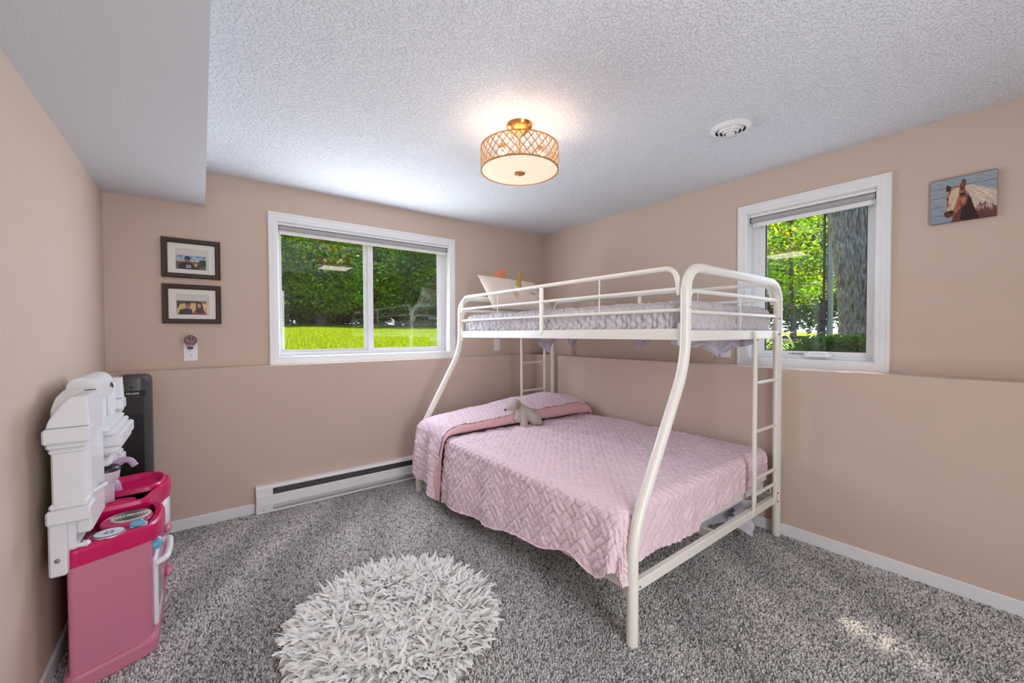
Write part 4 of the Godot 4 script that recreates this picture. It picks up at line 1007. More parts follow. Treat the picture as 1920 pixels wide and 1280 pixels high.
func horse_print() -> Image:
	var im := Image.create(320, 300, false, Image.FORMAT_RGB8)
	for y in 300:
		for x in 320:
			var g := noise.get_noise_2d(x * 1.6, y * 14.0) + 0.5 * noise.get_noise_2d(x * 8.0, y * 30.0)
			var c := srgb(132, 146, 150).lerp(srgb(168, 176, 180), clamp(0.5 + g, 0, 1)).lerp(srgb(126, 140, 166), clamp(y / 300.0 - 0.45 - 0.3 * x / 320.0, 0, 1))
			if int(y) % 62 < 3: c = srgb(78, 82, 86)
			im.set_pixel(x, y, c)
	var P := func(a: Array) -> Array:
		var o := []
		for k in range(0, a.size(), 2): o.append(Vector2(a[k], a[k + 1]))
		return o
	fill_poly(im, P.call([105, 300, 118, 250, 150, 200, 180, 160, 215, 150, 262, 190, 320, 220, 320, 300]), srgb(104, 58, 52), 4.0)
	fill_poly(im, P.call([150, 260, 160, 190, 186, 130, 210, 180, 224, 240, 240, 300, 150, 300]), srgb(50, 26, 24), 5.0)
	fill_poly(im, P.call([168, 70, 200, 68, 250, 96, 320, 130, 320, 236, 282, 220, 268, 190, 252, 214, 244, 190, 230, 226, 214, 220, 202, 160, 190, 120, 176, 100]), srgb(206, 186, 168), 5.0)
	for k in 26:
		var y0 := 84.0 + k * 4.4; var c := srgb(232, 216, 200) if k % 2 else srgb(160, 124, 108)
		fill_poly(im, [Vector2(186 + k * 1.2, y0), Vector2(240 + k * 2.4, y0 + 16 + k * 1.5), Vector2(242 + k * 2.4, y0 + 19 + k * 1.5)], c)
	rng.seed = 12
	for k in 150:
		var x0 := rng.randf_range(180, 250); var y0 := 74.0 + (x0 - 180) * 0.45 + rng.randf_range(-4, 60); var l := rng.randf_range(30, 85); var dn := rng.randf_range(0.25, 1.1)
		fill_poly(im, [Vector2(x0, y0), Vector2(x0 + l, y0 + l * dn), Vector2(x0 + l * 0.5, y0 + l * dn * 0.38 + 3.0)], [srgb(236, 222, 204), srgb(204, 180, 158), srgb(176, 146, 128), srgb(222, 204, 188)][k % 4])
	for k in 40:
		var x0 := rng.randf_range(225, 318); var y0 := 96.0 + (x0 - 200) * 0.3 + rng.randf_range(0, 30)
		fill_poly(im, [Vector2(x0, y0), Vector2(x0 + 40, y0 + rng.randf_range(-8, 14)), Vector2(x0 + 20, y0 + 4)], [srgb(228, 214, 200), srgb(190, 176, 164)][k % 2])
	for k in 60:
		var x0 := rng.randf_range(214, 300); var y0 := rng.randf_range(205, 230)
		fill_poly(im, [Vector2(x0, y0), Vector2(x0 + 5, y0), Vector2(x0 + rng.randf_range(4, 18), y0 + rng.randf_range(14, 40))], [srgb(214, 192, 174), srgb(120, 66, 60), srgb(176, 140, 126)][k % 3])
	fill_poly(im, P.call([84, 110, 100, 84, 124, 64, 150, 62, 172, 84, 184, 130, 178, 190, 150, 216, 130, 240, 116, 262, 90, 270, 72, 256, 70, 236, 84, 214, 80, 160]), srgb(168, 104, 84), 3.0)
	fill_poly(im, P.call([92, 118, 104, 90, 128, 70, 144, 76, 140, 120, 128, 176, 112, 214, 88, 226, 84, 214, 94, 180, 92, 140]), srgb(216, 190, 164), 3.0)
	fill_poly(im, P.call([140, 120, 172, 100, 182, 140, 176, 180, 150, 196, 140, 180, 156, 150]), srgb(126, 70, 54), 3.0)
	fill_poly(im, P.call([150, 150, 176, 140, 176, 172, 156, 184]), srgb(184, 124, 82), 3.0)
	for k in 70:
		var x0 := rng.randf_range(92, 172); var y0 := rng.randf_range(90, 215)
		var c0 := im.get_pixel(int(x0), int(y0)); var sh := rng.randf_range(0.78, 1.18)
		fill_poly(im, [Vector2(x0, y0), Vector2(x0 + 4, y0 + 1), Vector2(x0 - 4, y0 + rng.randf_range(14, 34))], Color(c0.r * sh, c0.g * sh, c0.b * sh))
	fill_oval(im, Vector2(158, 124), Vector2(15, 7), srgb(40, 22, 20)); fill_oval(im, Vector2(86, 142), Vector2(6, 6), srgb(46, 26, 24))
	fill_poly(im, P.call([80, 90, 78, 62, 84, 44, 106, 66, 98, 90]), srgb(72, 42, 38), 2.0)
	fill_poly(im, P.call([150, 92, 146, 62, 160, 20, 176, 36, 174, 64, 164, 96]), srgb(92, 52, 44), 2.0); fill_poly(im, P.call([156, 80, 154, 60, 162, 34, 168, 44, 166, 66]), srgb(136, 86, 72), 2.0)
	fill_poly(im, P.call([70, 232, 88, 222, 112, 220, 122, 240, 112, 262, 90, 270, 74, 258]), srgb(92, 54, 50), 3.0)
	fill_oval(im, Vector2(106, 234), Vector2(8, 9), srgb(28, 16, 18)); fill_oval(im, Vector2(76, 240), Vector2(4, 6), srgb(28, 16, 18))
	return im
func build_wall_things():
	picture(Vector2(-3.085, 1.7505), "upper dark brown framed photo of two people outdoors under a blue sky", photo_one())
	picture(Vector2(-3.085, 1.4545), "lower dark brown framed photo of two people on a yellow sofa", photo_two())
	outlet("wall_outlet", "white double wall outlet beside the wide window above the ledge", Transform3D(Basis(), Vector3(-0.632, 1.14, 0)))
	outlet("wall_outlet", "white wall outlet behind the bunk bed beside the narrow window", Transform3D(RIGHT.basis, Vector3(0, 1.135, 2.006)))
	outlet("wall_outlet", "white wall outlet plate under the two framed photos", Transform3D(Basis(), Vector3(-3.1, 1.141, 0)), true)
	var n := thing("night_light", "round purple and orange night light plugged in under the framed photos", "night light", Vector3(-3.1, 1.16, 0.008))
	put(n, "plug_body", boxm(Vector3(-0.014, 0.0, 0), Vector3(0.014, 0.024, 0.028), 0.004), mat(srgb(58, 44, 86), 0.4))
	var im := Image.create(64, 64, false, Image.FORMAT_RGB8)
	for y in 64:
		for x in 64:
			var g := noise.get_noise_2d(x * 8.0, y * 8.0) + 0.3 * noise.get_noise_2d(x * 20.0, y * 20.0)
			im.set_pixel(x, y, srgb(66, 40, 72).lerp(srgb(176, 120, 96), clamp(g * 2.2 + 0.35, 0, 1)))
	var dm := mat(Color.WHITE, 0.3); dm.albedo_texture = tex(im); dm.uv1_triplanar = true; dm.uv1_scale = Vector3.ONE * 12.0
	var b := MB.new(); b.xf = Transform3D(Basis(Vector3.RIGHT, PI / 2), Vector3(0, 0.058, 0.022)); b.loft(ring(0, 0, 0.037, 0.037, 28), [Vector2(0.002, 0), Vector2(0, 0.002), Vector2(0, 0.005), Vector2(0.003, 0.007)]); put(n, "printed_disc", b.mesh(), dm)
	b = MB.new(); var rp := []
	for k in 33: rp.append(Vector3(cos(TAU * k / 32) * 0.0385, 0.058 + sin(TAU * k / 32) * 0.0385, 0.026))
	b.tube(rp, 0.0028, 8, false); put(n, "clear_rim", b.mesh(), mat(srgb(222, 214, 214), 0.15))
	# horse canvas
	var c := thing("horse_canvas", "small canvas print of a brown horse with a blond mane before grey boards", "canvas print"); c.transform = Transform3D(RIGHT.basis, Vector3(0, 1.923, 3.158))
	put(c, "stretcher", boxm(Vector3(-0.111, -0.111, 0.001), Vector3(0.111, 0.111, 0.0192), 0.002), mat(srgb(58, 44, 42), 0.8))
	var hm := mat(Color.WHITE, 0.7); hm.albedo_texture = tex(horse_print())
	b = MB.new(); b.quad(Vector3(-0.111, -0.111, 0.0195), Vector3(0.111, -0.111, 0.0195), Vector3(0.111, 0.111, 0.0195), Vector3(-0.111, 0.111, 0.0195)); put(c, "horse_print", b.mesh(), hm)
	# baseboard heater
	var h := thing("baseboard_heater", "white electric baseboard heater along the floor under the wide window", "heater", Vector3(-2.0, 0, DB)); var x0 := -2.76; var x1 := -1.22
	var z := DB
	put(h, "back_plate", boxm(Vector3(x0 + 0.003, 0.02, z), Vector3(x1 - 0.003, 0.194, z + 0.006)), M.vinyl, true)
	b = MB.new(); b.box(Vector3(x0, 0.186, z), Vector3(x1, 0.196, z + 0.05), 0.003); b.quad(Vector3(x0, 0.176, z + 0.062), Vector3(x1, 0.176, z + 0.062), Vector3(x1, 0.194, z + 0.048), Vector3(x0, 0.194, z + 0.048)); b.box(Vector3(x0, 0.175, z + 0.056), Vector3(x1, 0.181, z + 0.062), 0.001)
	put(h, "top_cover", b.mesh(), M.vinyl, true)
	put(h, "heating_duct", boxm(Vector3(x0 + 0.1, 0.05, z + 0.008), Vector3(x1 - 0.1, 0.176, z + 0.04)), mat(srgb(86, 84, 84), 0.5, 0.3), true)
	put(h, "front_panel", boxm(Vector3(x0 + 0.002, 0.058, z + 0.056), Vector3(x1 - 0.002, 0.131, z + 0.064), 0.002), M.vinyl, true)
	put(h, "bottom_lip", boxm(Vector3(x0, 0.008, z), Vector3(x1, 0.02, z + 0.062), 0.003), M.vinyl, true)
	for e in [[x0, x0 + 0.102], [x1 - 0.102, x1]]:
		var ec := put(h, "end_cap", boxm(Vector3(e[0], 0.02, z), Vector3(e[1], 0.186, z + 0.06), 0.002), M.vinyl, true)
		b = MB.new(); b.ball(Vector3(e[0] + 0.045, 0.032, z + 0.0605), Vector3(0.004, 0.004, 0.002), 8, 6); put(ec, "screw", b.mesh(), M.bolt, true)
	for x in [-2.64, -2.35, -2.06, -1.77, -1.48]:
		b = MB.new(); b.ball(Vector3(x, 0.154, z + 0.0405), Vector3(0.005, 0.005, 0.002), 8, 6); put(h, "rivet", b.mesh(), M.black, true)
	# ceiling vent
	var v := thing("ceiling_vent", "round white stepped air vent on the ceiling", "vent", Vector3(-0.79, H, 2.385))
	for r in [[0.1, 0.072, 0.014, 0.0], [0.066, 0.052, 0.022, 0.006], [0.046, 0.03, 0.028, 0.012]]:
		b = MB.new(); b.lathe([Vector2(r[1], -r[2]), Vector2(r[1] + 0.006, -r[2] - 0.003), Vector2(r[0] - 0.01, -r[2] * 0.75), Vector2(r[0], -r[3]), Vector2(r[0] - 0.003, -r[3] + 0.001), Vector2(r[1], -r[2] + 0.004), Vector2(r[1], -r[2])], 40); put(v, "vent_ring", b.mesh(), M.vinyl)
	b = MB.new(); b.lathe([Vector2(0, -0.034), Vector2(0.016, -0.034), Vector2(0.022, -0.032), Vector2(0.024, -0.02), Vector2(0.0, -0.018)], 30); put(v, "centre_plug", b.mesh(), M.vinyl)
	b = MB.new(); b.lathe([Vector2(0, -0.002), Vector2(0.086, -0.002)], 30); put(v, "dark_throat", b.mesh(), M.black)

func build_lamp():
	var at := Vector3(-1.707, 0, 1.735)
	var o := thing("ceiling_lamp", "brass drum ceiling lamp with lattice shade, crystals and frosted glass bottom", "lamp", Vector3(at.x, H, at.z))
	var b := MB.new(); b.lathe([Vector2(0, -0.062), Vector2(0.012, -0.06), Vector2(0.03, -0.05), Vector2(0.036, -0.036), Vector2(0.05, -0.03), Vector2(0.056, -0.022), Vector2(0.063, -0.018), Vector2(0.067, -0.008), Vector2(0.07, 0)], 36); put(o, "ceiling_canopy", b.mesh(), M.brass)
	put(o, "stem", tubem([Vector3(0, -0.058, 0), Vector3(0, -0.235, 0)], 0.006, 10), M.brass)
	var R := 0.2; var y0 := -0.237; var y1 := -0.122
	for y in [y0, y1]:
		b = MB.new(); b.lathe([Vector2(R - 0.002, y - 0.003), Vector2(R + 0.003, y - 0.003), Vector2(R + 0.003, y + 0.003), Vector2(R - 0.002, y + 0.003), Vector2(R - 0.002, y - 0.003)], 64, true); put(o, "rim_hoop", b.mesh(), M.brass)
	for k in 3:
		var a := TAU * k / 3 + 0.4
		put(o, "spider_arm", tubem([Vector3(0, y1 - 0.004, 0), Vector3(cos(a) * R, y1 - 0.002, sin(a) * R)], 0.003, 6), M.brass)
	# lattice: wires winding both ways, curved so that the diamonds are rounded
	b = MB.new(); var nn := 32; var rows := 5.0
	for k in nn:
		for dirn in [1.0, -1.0]:
			var pth := []
			for s in 16:
				var f := s / 15.0
				var a: float = TAU * (k + dirn * (f * rows / 2 + 0.06 * sin(TAU * f * rows))) / nn
				pth.append(Vector3(cos(a) * R, lerp(y0, y1, f), sin(a) * R))
			b.tube(pth, 0.0024, 6, false)
	put(o, "lattice", b.mesh(), M.brass)
	b = MB.new()
	for k in nn:
		for j in 5:
			var a := TAU * (k + (0.0 if j % 2 == 0 else 0.5)) / nn
			b.xf = Transform3D(Basis(Vector3.UP, -a), Vector3(cos(a) * (R - 0.001), lerp(y0, y1, (j + 0.5) / 5.0), sin(a) * (R - 0.001)))
			b.ball(Vector3.ZERO, Vector3(0.004, 0.0075, 0.0075), 6, 4)
	var cr := mat(Color(1.0, 0.97, 0.93, 0.6), 0.08); cr.transparency = BaseMaterial3D.TRANSPARENCY_ALPHA
	var cs := put(o, "crystals", b.mesh(), cr); cs.set_meta("kind", "stuff")
	# frosted glass bottom, glowing
	var gl := mat(srgb(255, 240, 222), 0.5); gl.emission_enabled = true; gl.emission = srgb(255, 208, 172); gl.emission_energy_multiplier = 0.4
	b = MB.new(); b.lathe([Vector2(0, y0 - 0.012), Vector2(0.07, y0 - 0.011), Vector2(0.14, y0 - 0.008), Vector2(0.19, y0 - 0.003), Vector2(0.197, y0 + 0.001), Vector2(0.19, y0 + 0.002), Vector2(0, y0 - 0.006)], 48); put(o, "frosted_diffuser", b.mesh(), gl)
	b = MB.new(); b.lathe([Vector2(0, y0 - 0.028), Vector2(0.006, y0 - 0.026), Vector2(0.009, y0 - 0.02), Vector2(0.027, y0 - 0.016), Vector2(0.03, y0 - 0.012), Vector2(0, y0 - 0.01)], 24); put(o, "finial", b.mesh(), M.brass)
	var bm := mat(srgb(255, 236, 210), 0.4); bm.emission_enabled = true; bm.emission = srgb(255, 224, 184); bm.emission_energy_multiplier = 3.0
	for k in 3:
		var a := TAU * k / 3 + 1.0; var p := Vector3(cos(a) * 0.115, y0 + 0.058, sin(a) * 0.115)
		b = MB.new(); b.ball(p, Vector3(0.022, 0.03, 0.022), 14, 10); put(o, "bulb", b.mesh(), bm)
		b = MB.new(); b.xf.origin = p + Vector3(0, 0.026, 0); b.lathe([Vector2(0.014, 0), Vector2(0.014, 0.022), Vector2(0, 0.022)], 12); put(o, "bulb_holder", b.mesh(), M.brass)
		var l := OmniLight3D.new(); l.name = "bulb_light"; o.add_child(l, true); l.position = p; l.light_color = srgb(255, 240, 224); l.light_energy = LAMP_BULB; l.light_size = 0.02; l.omni_range = 12; l.omni_attenuation = 2; l.shadow_enabled = true
	var ar := AreaLight3D.new(); ar.name = "diffuser_light"; o.add_child(ar); ar.position = Vector3(0, y0 - 0.03, 0); ar.rotation.x = -PI / 2; ar.area_size = Vector2(0.33, 0.33); ar.light_color = srgb(255, 240, 224); ar.light_energy = LAMP_DOWN; ar.shadow_enabled = true; ar.area_range = 12.0

# ------------------------------------------------------------------ shag rug
func build_rug():
	var c := Vector3(-2.38, 0, 1.703); var R := 0.41
	var o := thing("shag_rug", "round white shaggy rag rug on the grey carpet", "rug", c)
	var b := MB.new(); b.lathe([Vector2(R - 0.01, 0.0), Vector2(R, 0.004), Vector2(R - 0.01, 0.012), Vector2(0, 0.012)], 48); put(o, "rug_backing", b.mesh(), mat(srgb(196, 192, 186), 0.95))
	var wool := mat(srgb(246, 244, 240), 0.9); wool.vertex_color_use_as_albedo = true; wool.cull_mode = BaseMaterial3D.CULL_DISABLED
	rng.seed = 77
	for kind in 5:
		# a strip of rag: flat ribbon, bent and twisted
		b = MB.new(); var pts := PackedVector3Array(); var bend := 0.6 + 0.35 * kind; var tw: float = [-1.2, 0.7, 1.6, -0.4, 0.2][kind]; var seg := 7
		var p := Vector3.ZERO; var ang := 0.95 - 0.1 * kind
		for s in seg:
			var f := s / (seg - 1.0)
			var wd: float = 0.0085 * (1.0 - 0.35 * abs(2 * f - 0.8)); var side := Vector3(sin(tw * f), 0.35 * sin(2.0 * tw * f), cos(tw * f))
			for j in 3: pts.append(p + side * wd * (j - 1) * 1.0 + Vector3(0, 0.0022 * (1 if j == 1 else 0), 0))
			p += Vector3(cos(ang), sin(ang), 0) * 0.0098; ang -= bend / seg * 1.7
		b.grid(pts, seg, 3)
		var mm := MultiMesh.new(); mm.transform_format = MultiMesh.TRANSFORM_3D; mm.use_colors = true; mm.mesh = b.mesh()
		var n := 1500; mm.instance_count = n
		for k in n:
			var a := rng.randf() * TAU; var rr := R * sqrt(rng.randf())
			var lean := a + rng.randf_range(-0.9, 0.9) if rr > R * 0.75 else rng.randf() * TAU
			var s := rng.randf_range(0.75, 1.35)
			var bs := Basis(Vector3.UP, -lean) * Basis(Vector3.BACK, rng.randf_range(-0.45, 0.3)) * Basis(Vector3.RIGHT, rng.randf_range(-0.7, 0.7))
			mm.set_instance_transform(k, Transform3D(bs.scaled(Vector3.ONE * s), Vector3(cos(a) * rr, 0.01 + rng.randf() * 0.012, sin(a) * rr)))
			var g := rng.randf_range(0.86, 1.0); mm.set_instance_color(k, Color(g, g * 0.995, g * 0.98))
		var mi := MultiMeshInstance3D.new(); mi.name = "rag_strips"; mi.multimesh = mm; mi.material_override = wool; o.add_child(mi, true); mi.set_meta("kind", "stuff")
	# one long loose strand
	b = MB.new(); var st := []
	for k in 9: st.append(Vector3(0.38 + k * 0.012, 0.012 + 0.006 * sin(k), -0.02 + 0.012 * k + 0.012 * sin(k * 0.9)))
	b.tube(st, 0.004, 6); put(o, "loose_strand", b.mesh(), wool)

# ------------------------------------------------------------------ garden and woodland
func ground(x: float, z: float) -> float:
	var back: float = min(max(0.0, -z), 30.0)
	return 0.78 + 0.041 * back + 0.022 * clampf(x, 0.0, 12.0) * (1.0 - clampf(back / 8.0, 0, 1))
func leaf_cluster(size: float, count: int, spread: float, sd: int) -> ArrayMesh:
	var b := MB.new(); rng.seed = sd
	for k in count:
		var c := Vector3(rng.randfn(), rng.randfn() * 0.7, rng.randfn()) * spread * 0.5
		var bs := Basis(Vector3.UP, rng.randf() * TAU) * Basis(Vector3.RIGHT, rng.randf_range(-0.9, 0.9)) * Basis(Vector3.BACK, rng.randf_range(-0.6, 0.6))
		var s := size * rng.randf_range(0.7, 1.25)
		var a := c + bs * Vector3(0, 0, -s * 0.5); var d := c + bs * Vector3(0, 0, s * 0.55); var l := c + bs * Vector3(-s * 0.36, s * 0.08, 0); var r := c + bs * Vector3(s * 0.36, s * 0.08, 0)
		b.tri3(a, l, d); b.tri3(a, d, r)
	return b.mesh()
func copies(parent: Node, called: String, mesh: Mesh, m: Material, xs: Array, cs: Array) -> MultiMeshInstance3D:
	var mm := MultiMesh.new(); mm.transform_format = MultiMesh.TRANSFORM_3D; mm.use_colors = true; mm.mesh = mesh; mm.instance_count = xs.size()
	for k in xs.size():
		mm.set_instance_transform(k, xs[k]); mm.set_instance_color(k, cs[k])
	var mi := MultiMeshInstance3D.new(); mi.name = called; mi.multimesh = mm; mi.material_override = m; parent.add_child(mi, true); mi.set_meta("kind", "stuff")
	return mi
func tree(called: String, label: String, group: String, at: Vector3, h: float, crown: Vector3, cy: float, trunk_r: float, n: int, mesh: Mesh, col: Color, sd: int, hole := []):
	var o := thing(called, label, "tree", at, 0.0, group); rng.seed = sd
	var lean := Vector3(rng.randf_range(-0.4, 0.4), 0, rng.randf_range(-0.3, 0.3))
	var pth := []; var rad := []
	for k in 7:
		var f := k / 6.0
		pth.append(Vector3(lean.x * f * f + 0.06 * sin(k * 1.7 + sd), -0.2 + h * 0.85 * f, lean.z * f)); rad.append(trunk_r * (1.25 if k == 0 else 1.0) * lerp(1.0, 0.3, f))
	put(o, "trunk", tubem(pth, rad, 10), M.bark)
	for k in 5:
		var f := rng.randf_range(0.35, 0.8); var a := rng.randf() * TAU; var p: Vector3 = pth[int(f * 6)]; var l := crown.x * rng.randf_range(0.5, 0.95)
		var q := p + Vector3(cos(a) * l * 0.5, l * 0.22, sin(a) * l * 0.5); var e := p + Vector3(cos(a) * l, l * 0.35, sin(a) * l)
		put(o, "branch", tubem([p, q, e], [trunk_r * 0.32, trunk_r * 0.22, trunk_r * 0.08], 7), M.bark)
	var xs := []; var cs := []
	for k in n:
		var ty := rng.randf(); var ta := rng.randf() * TAU
		var tr := pow(rng.randf(), 0.4) * pow(1.0 - pow(abs(2 * ty - 1), 3.0), 0.4)
		var p := Vector3(cos(ta) * tr * crown.x, cy + (2 * ty - 1) * crown.y, sin(ta) * tr * crown.z)
		# clumps: leaves gather on layered boughs
		if nz.get_noise_3d(p.x * 0.45 + sd, p.y * 0.8, p.z * 0.45) < -0.16: continue
		if p.y < 0.1: continue
		if hole.size() and (at + p - hole[0]).cross(hole[1]).length() < hole[2]: continue
		xs.append(Transform3D(Basis(Vector3.UP, rng.randf() * TAU).scaled(Vector3.ONE * rng.randf_range(0.7, 1.3)), p))
		var g := rng.randf_range(0.5, 1.4) * (1.0 + 1.3 * nz.get_noise_3d(p.x * 0.7 + sd * 3.0, p.y * 1.1, p.z * 0.7)); cs.append(Color(col.r * g * rng.randf_range(0.8, 1.3), col.g * g, col.b * g))
	copies(o, "foliage", mesh, M.leaf, xs, cs)
func blade_plant(o: Node3D, n: int, length: float, width: float, arch: float, m: Material, sd: int):
	rng.seed = sd
	for k in n:
		var b := MB.new(); var a := TAU * k / n + rng.randf_range(-0.3, 0.3); var l := length * rng.randf_range(0.7, 1.15); var tilt := rng.randf_range(0.15, 0.75); var pts := PackedVector3Array()
		for s in 9:
			var f := s / 8.0
			var r := l * (tilt * f + arch * f * f); var y := l * (f * (1.1 - tilt * 0.5) - arch * f * f * 0.75)
			var wd := width * sin(PI * min(1.0, 0.12 + f * 0.88)) * (1.0 if f < 0.98 else 0.2)
			for j in 3:
				var u := (j - 1) * wd
				pts.append(Vector3(cos(a) * r - sin(a) * u, y - (0.25 * wd if j == 1 else 0.0), sin(a) * r + cos(a) * u))
		b.grid(pts, 9, 3); put(o, "leaf", b.mesh(), m)
func build_garden():
	M.leaf = mat(Color.WHITE, 0.8); M.leaf.metallic_specular = 0.15; M.leaf.vertex_color_use_as_albedo = true; M.leaf.backlight_enabled = true; M.leaf.backlight = Color(0.85, 1.0, 0.3); M.leaf.cull_mode = BaseMaterial3D.CULL_DISABLED
	var bk := noise_img(512, 0.02, FastNoiseLite.TYPE_SIMPLEX, 4, 61)
	M.bark = mat(Color.WHITE, 0.95); M.bark.albedo_texture = tex(colour_img(bk, srgb(52, 44, 38), srgb(122, 110, 98), 1.8)); M.bark.uv1_triplanar = true; M.bark.uv1_scale = Vector3(3, 0.8, 3)
	# lawn
	var gi := noise_img(512, 0.09, FastNoiseLite.TYPE_SIMPLEX, 3, 62)
	M.lawn = mat(Color.WHITE, 0.95); M.lawn.metallic_specular = 0.05; M.lawn.albedo_texture = tex(colour_img(gi, srgb(76, 94, 14), srgb(140, 144, 30), 1.7)); relief(M.lawn, gi, 3.0, 1.6); M.lawn.vertex_color_use_as_albedo = true
	var b := MB.new()
	for piece in 2:
		var nu := 90; var nv := 70; var pts := PackedVector3Array()
		for i in nu:
			for j in nv:
				var x: float; var z: float
				if piece == 0:
					x = lerp(-32.0, 46.0, i / (nu - 1.0)); z = -0.16 - 60.0 * pow(j / (nv - 1.0), 1.8)
				else:
					x = 0.2 + 45.8 * pow(i / (nu - 1.0), 1.8); z = lerp(24.0, -0.16, j / (nv - 1.0))
				pts.append(Vector3(x, ground(x, z), z))
		b.grid(pts, nu, nv)
	for k in b.c.size():
		var p := b.v[k]; var g: float = 0.92 + 0.22 * nz.get_noise_2d(p.x * 0.25, p.z * 0.5) + 0.12 * nz.get_noise_2d(p.x * 1.3, p.z * 1.3)
		b.c[k] = Color(g * 1.02, g, g * 0.9)
	struct("lawn", b.mesh(), M.lawn, "bright green sunlit lawn outside the windows")
	# tufts of grass standing on the lawn
	b = MB.new(); rng.seed = 91
	for k in 7:
		var a := rng.randf() * TAU; var q := Vector3(rng.randfn(), 0, rng.randfn()) * 0.05; var sd2 := Vector3(cos(a), 0, sin(a)); var hh := rng.randf_range(0.035, 0.075)
		b.tri3(q - sd2 * 0.006, q + sd2 * 0.006, q + Vector3(-sd2.z * 0.03, hh, sd2.x * 0.03))
	var gx := []; var gc := []
	for k in 60000:
		var z := -4.0 - 22.0 * pow(rng.randf(), 1.2); var f := (3.4 - z); var x := -3.04 + f * rng.randf_range(0.05, 0.6)
		gx.append(Transform3D(Basis(Vector3.UP, rng.randf() * TAU).scaled(Vector3.ONE * rng.randf_range(0.8, 1.6)), Vector3(x, ground(x, z) - 0.004, z))); var g := rng.randf_range(0.6, 1.35); gc.append(Color(0.24 * g * rng.randf_range(0.8, 1.3), 0.27 * g, 0.02 * g))
	var gt := copies(self, "grass_tufts", b.mesh(), M.leaf, gx, gc); tag(gt, "short sunlit grass blades standing on the lawn", "grass", "", "stuff")
	b = MB.new(); b.box(Vector3(9.5, 0.7, -16), Vector3(13.5, 1.06, 14)); struct("gravel_drive", b.mesh(), mat(srgb(206, 188, 156), 0.95), "pale gravel drive beyond the oak")
	var mi := noise_img(256, 0.08, FastNoiseLite.TYPE_SIMPLEX, 3, 63); var mul := mat(srgb(70, 54, 42), 0.95); relief(mul, mi, 2.0, 0.5)
	b = MB.new(); b.box(Vector3(0.205, 0.6, 0.6), Vector3(3.9, 0.86, 4.2), 0.03); struct("planting_bed", b.mesh(), mul, "dark mulched planting bed under the crank window")
	# woodland beyond the lawn
	var far := [leaf_cluster(0.24, 12, 0.75, 1), leaf_cluster(0.2, 13, 0.7, 2)]
	var spots := []; rng.seed = 9
	for row in 3:
		for k in 9:
			spots.append([Vector3(-6.5 + k * 3.1 + row * 1.2 + rng.randf_range(-0.35, 0.35), 0, -24.5 - row * 4.2 + rng.randf_range(-1.2, 1.2)), row])
	for i in spots.size():
		var p: Vector3 = spots[i][0]; p.y = ground(p.x, p.z); var row: int = spots[i][1]
		rng.seed = 100 + i
		var h := rng.randf_range(11, 15) + row; var cw := rng.randf_range(2.5, 3.3); var col := Color(0.28, 0.52, 0.025).lerp(Color(0.55, 0.7, 0.05), rng.randf())
		tree("woodland_tree", ["leafy green tree at the front edge of the woodland behind the lawn", "shaded green tree in the middle of the woodland behind the lawn", "green tree standing deep in the woodland behind the lawn"][row], ["trees at the woodland edge", "trees inside the woodland", "trees deep in the woodland"][row], p, h, Vector3(cw, h * 0.46, cw), h * 0.5 + 0.5, rng.randf_range(0.14, 0.3), [2000, 2000, 2200][row], far[i % 2], col, 200 + i)
	# undergrowth that closes the foot of the woodland
	for i in 16:
		rng.seed = 600 + i
		var p := Vector3(-7.0 + i * 1.75 + rng.randf_range(-0.4, 0.4), 0, -27.5 + rng.randf_range(-1.5, 1.0)); p.y = ground(p.x, p.z)
		tree("understory_bush", "low leafy undergrowth bush at the foot of the woodland trees", "bushes at the foot of the woodland", p, 2.6, Vector3(1.3, 1.15, 1.0), 1.2, 0.04, 700, far[i % 2], Color(0.3, 0.53, 0.025), 620 + i)
	# trees seen through the crank window
	var near := [leaf_cluster(0.11, 14, 0.42, 3), leaf_cluster(0.1, 14, 0.4, 4)]
	var right_trees := [[9.0, -3.0, 5.2, 2.0, 2.8, 1500], [8.2, -0.2, 5.6, 1.6, 3.4, 900], [15.0, -5.5, 8.0, 3.0, 4.2, 1200], [16.0, -1.8, 8.5, 3.0, 4.2, 1100], [15.5, 1.4, 8.0, 2.6, 4.0, 1000], [18.5, -9.5, 9.0, 3.2, 4.5, 1500], [20.0, -4.0, 10.0, 3.4, 5.0, 1600], [20.5, 0.5, 10.0, 3.4, 5.0, 1600], [12.5, -8.0, 7.5, 2.6, 3.8, 1400]]
	for i in right_trees.size():
		var t = right_trees[i]; var p := Vector3(t[0], ground(t[0], t[1]), t[1]); rng.seed = 300 + i
		var nearby: bool = i < 2
		tree("garden_tree", "small yellow-green leafy tree between the oak and the gravel drive" if nearby else "yellow-green leafy tree beyond the gravel drive", "small trees before the drive" if nearby else "trees beyond the drive", p, t[2], Vector3(t[3], t[2] * 0.42, t[3]), t[4], 0.06 if nearby else 0.12, t[5], near[i % 2] if nearby else far[i % 2], Color(0.36, 0.52, 0.03).lerp(Color(0.5, 0.6, 0.05), rng.randf()), 320 + i)
	# the oak by the window
	var at := Vector3(3.25, 0.84, 2.42); var oak := thing("oak_tree", "huge oak trunk with deeply furrowed grey bark close outside the crank window", "tree", at)
	var nu := 300; var nv := 150; var pts := PackedVector3Array(); var fr := FastNoiseLite.new(); fr.seed = 5; fr.frequency = 1.0; fr.fractal_octaves = 3
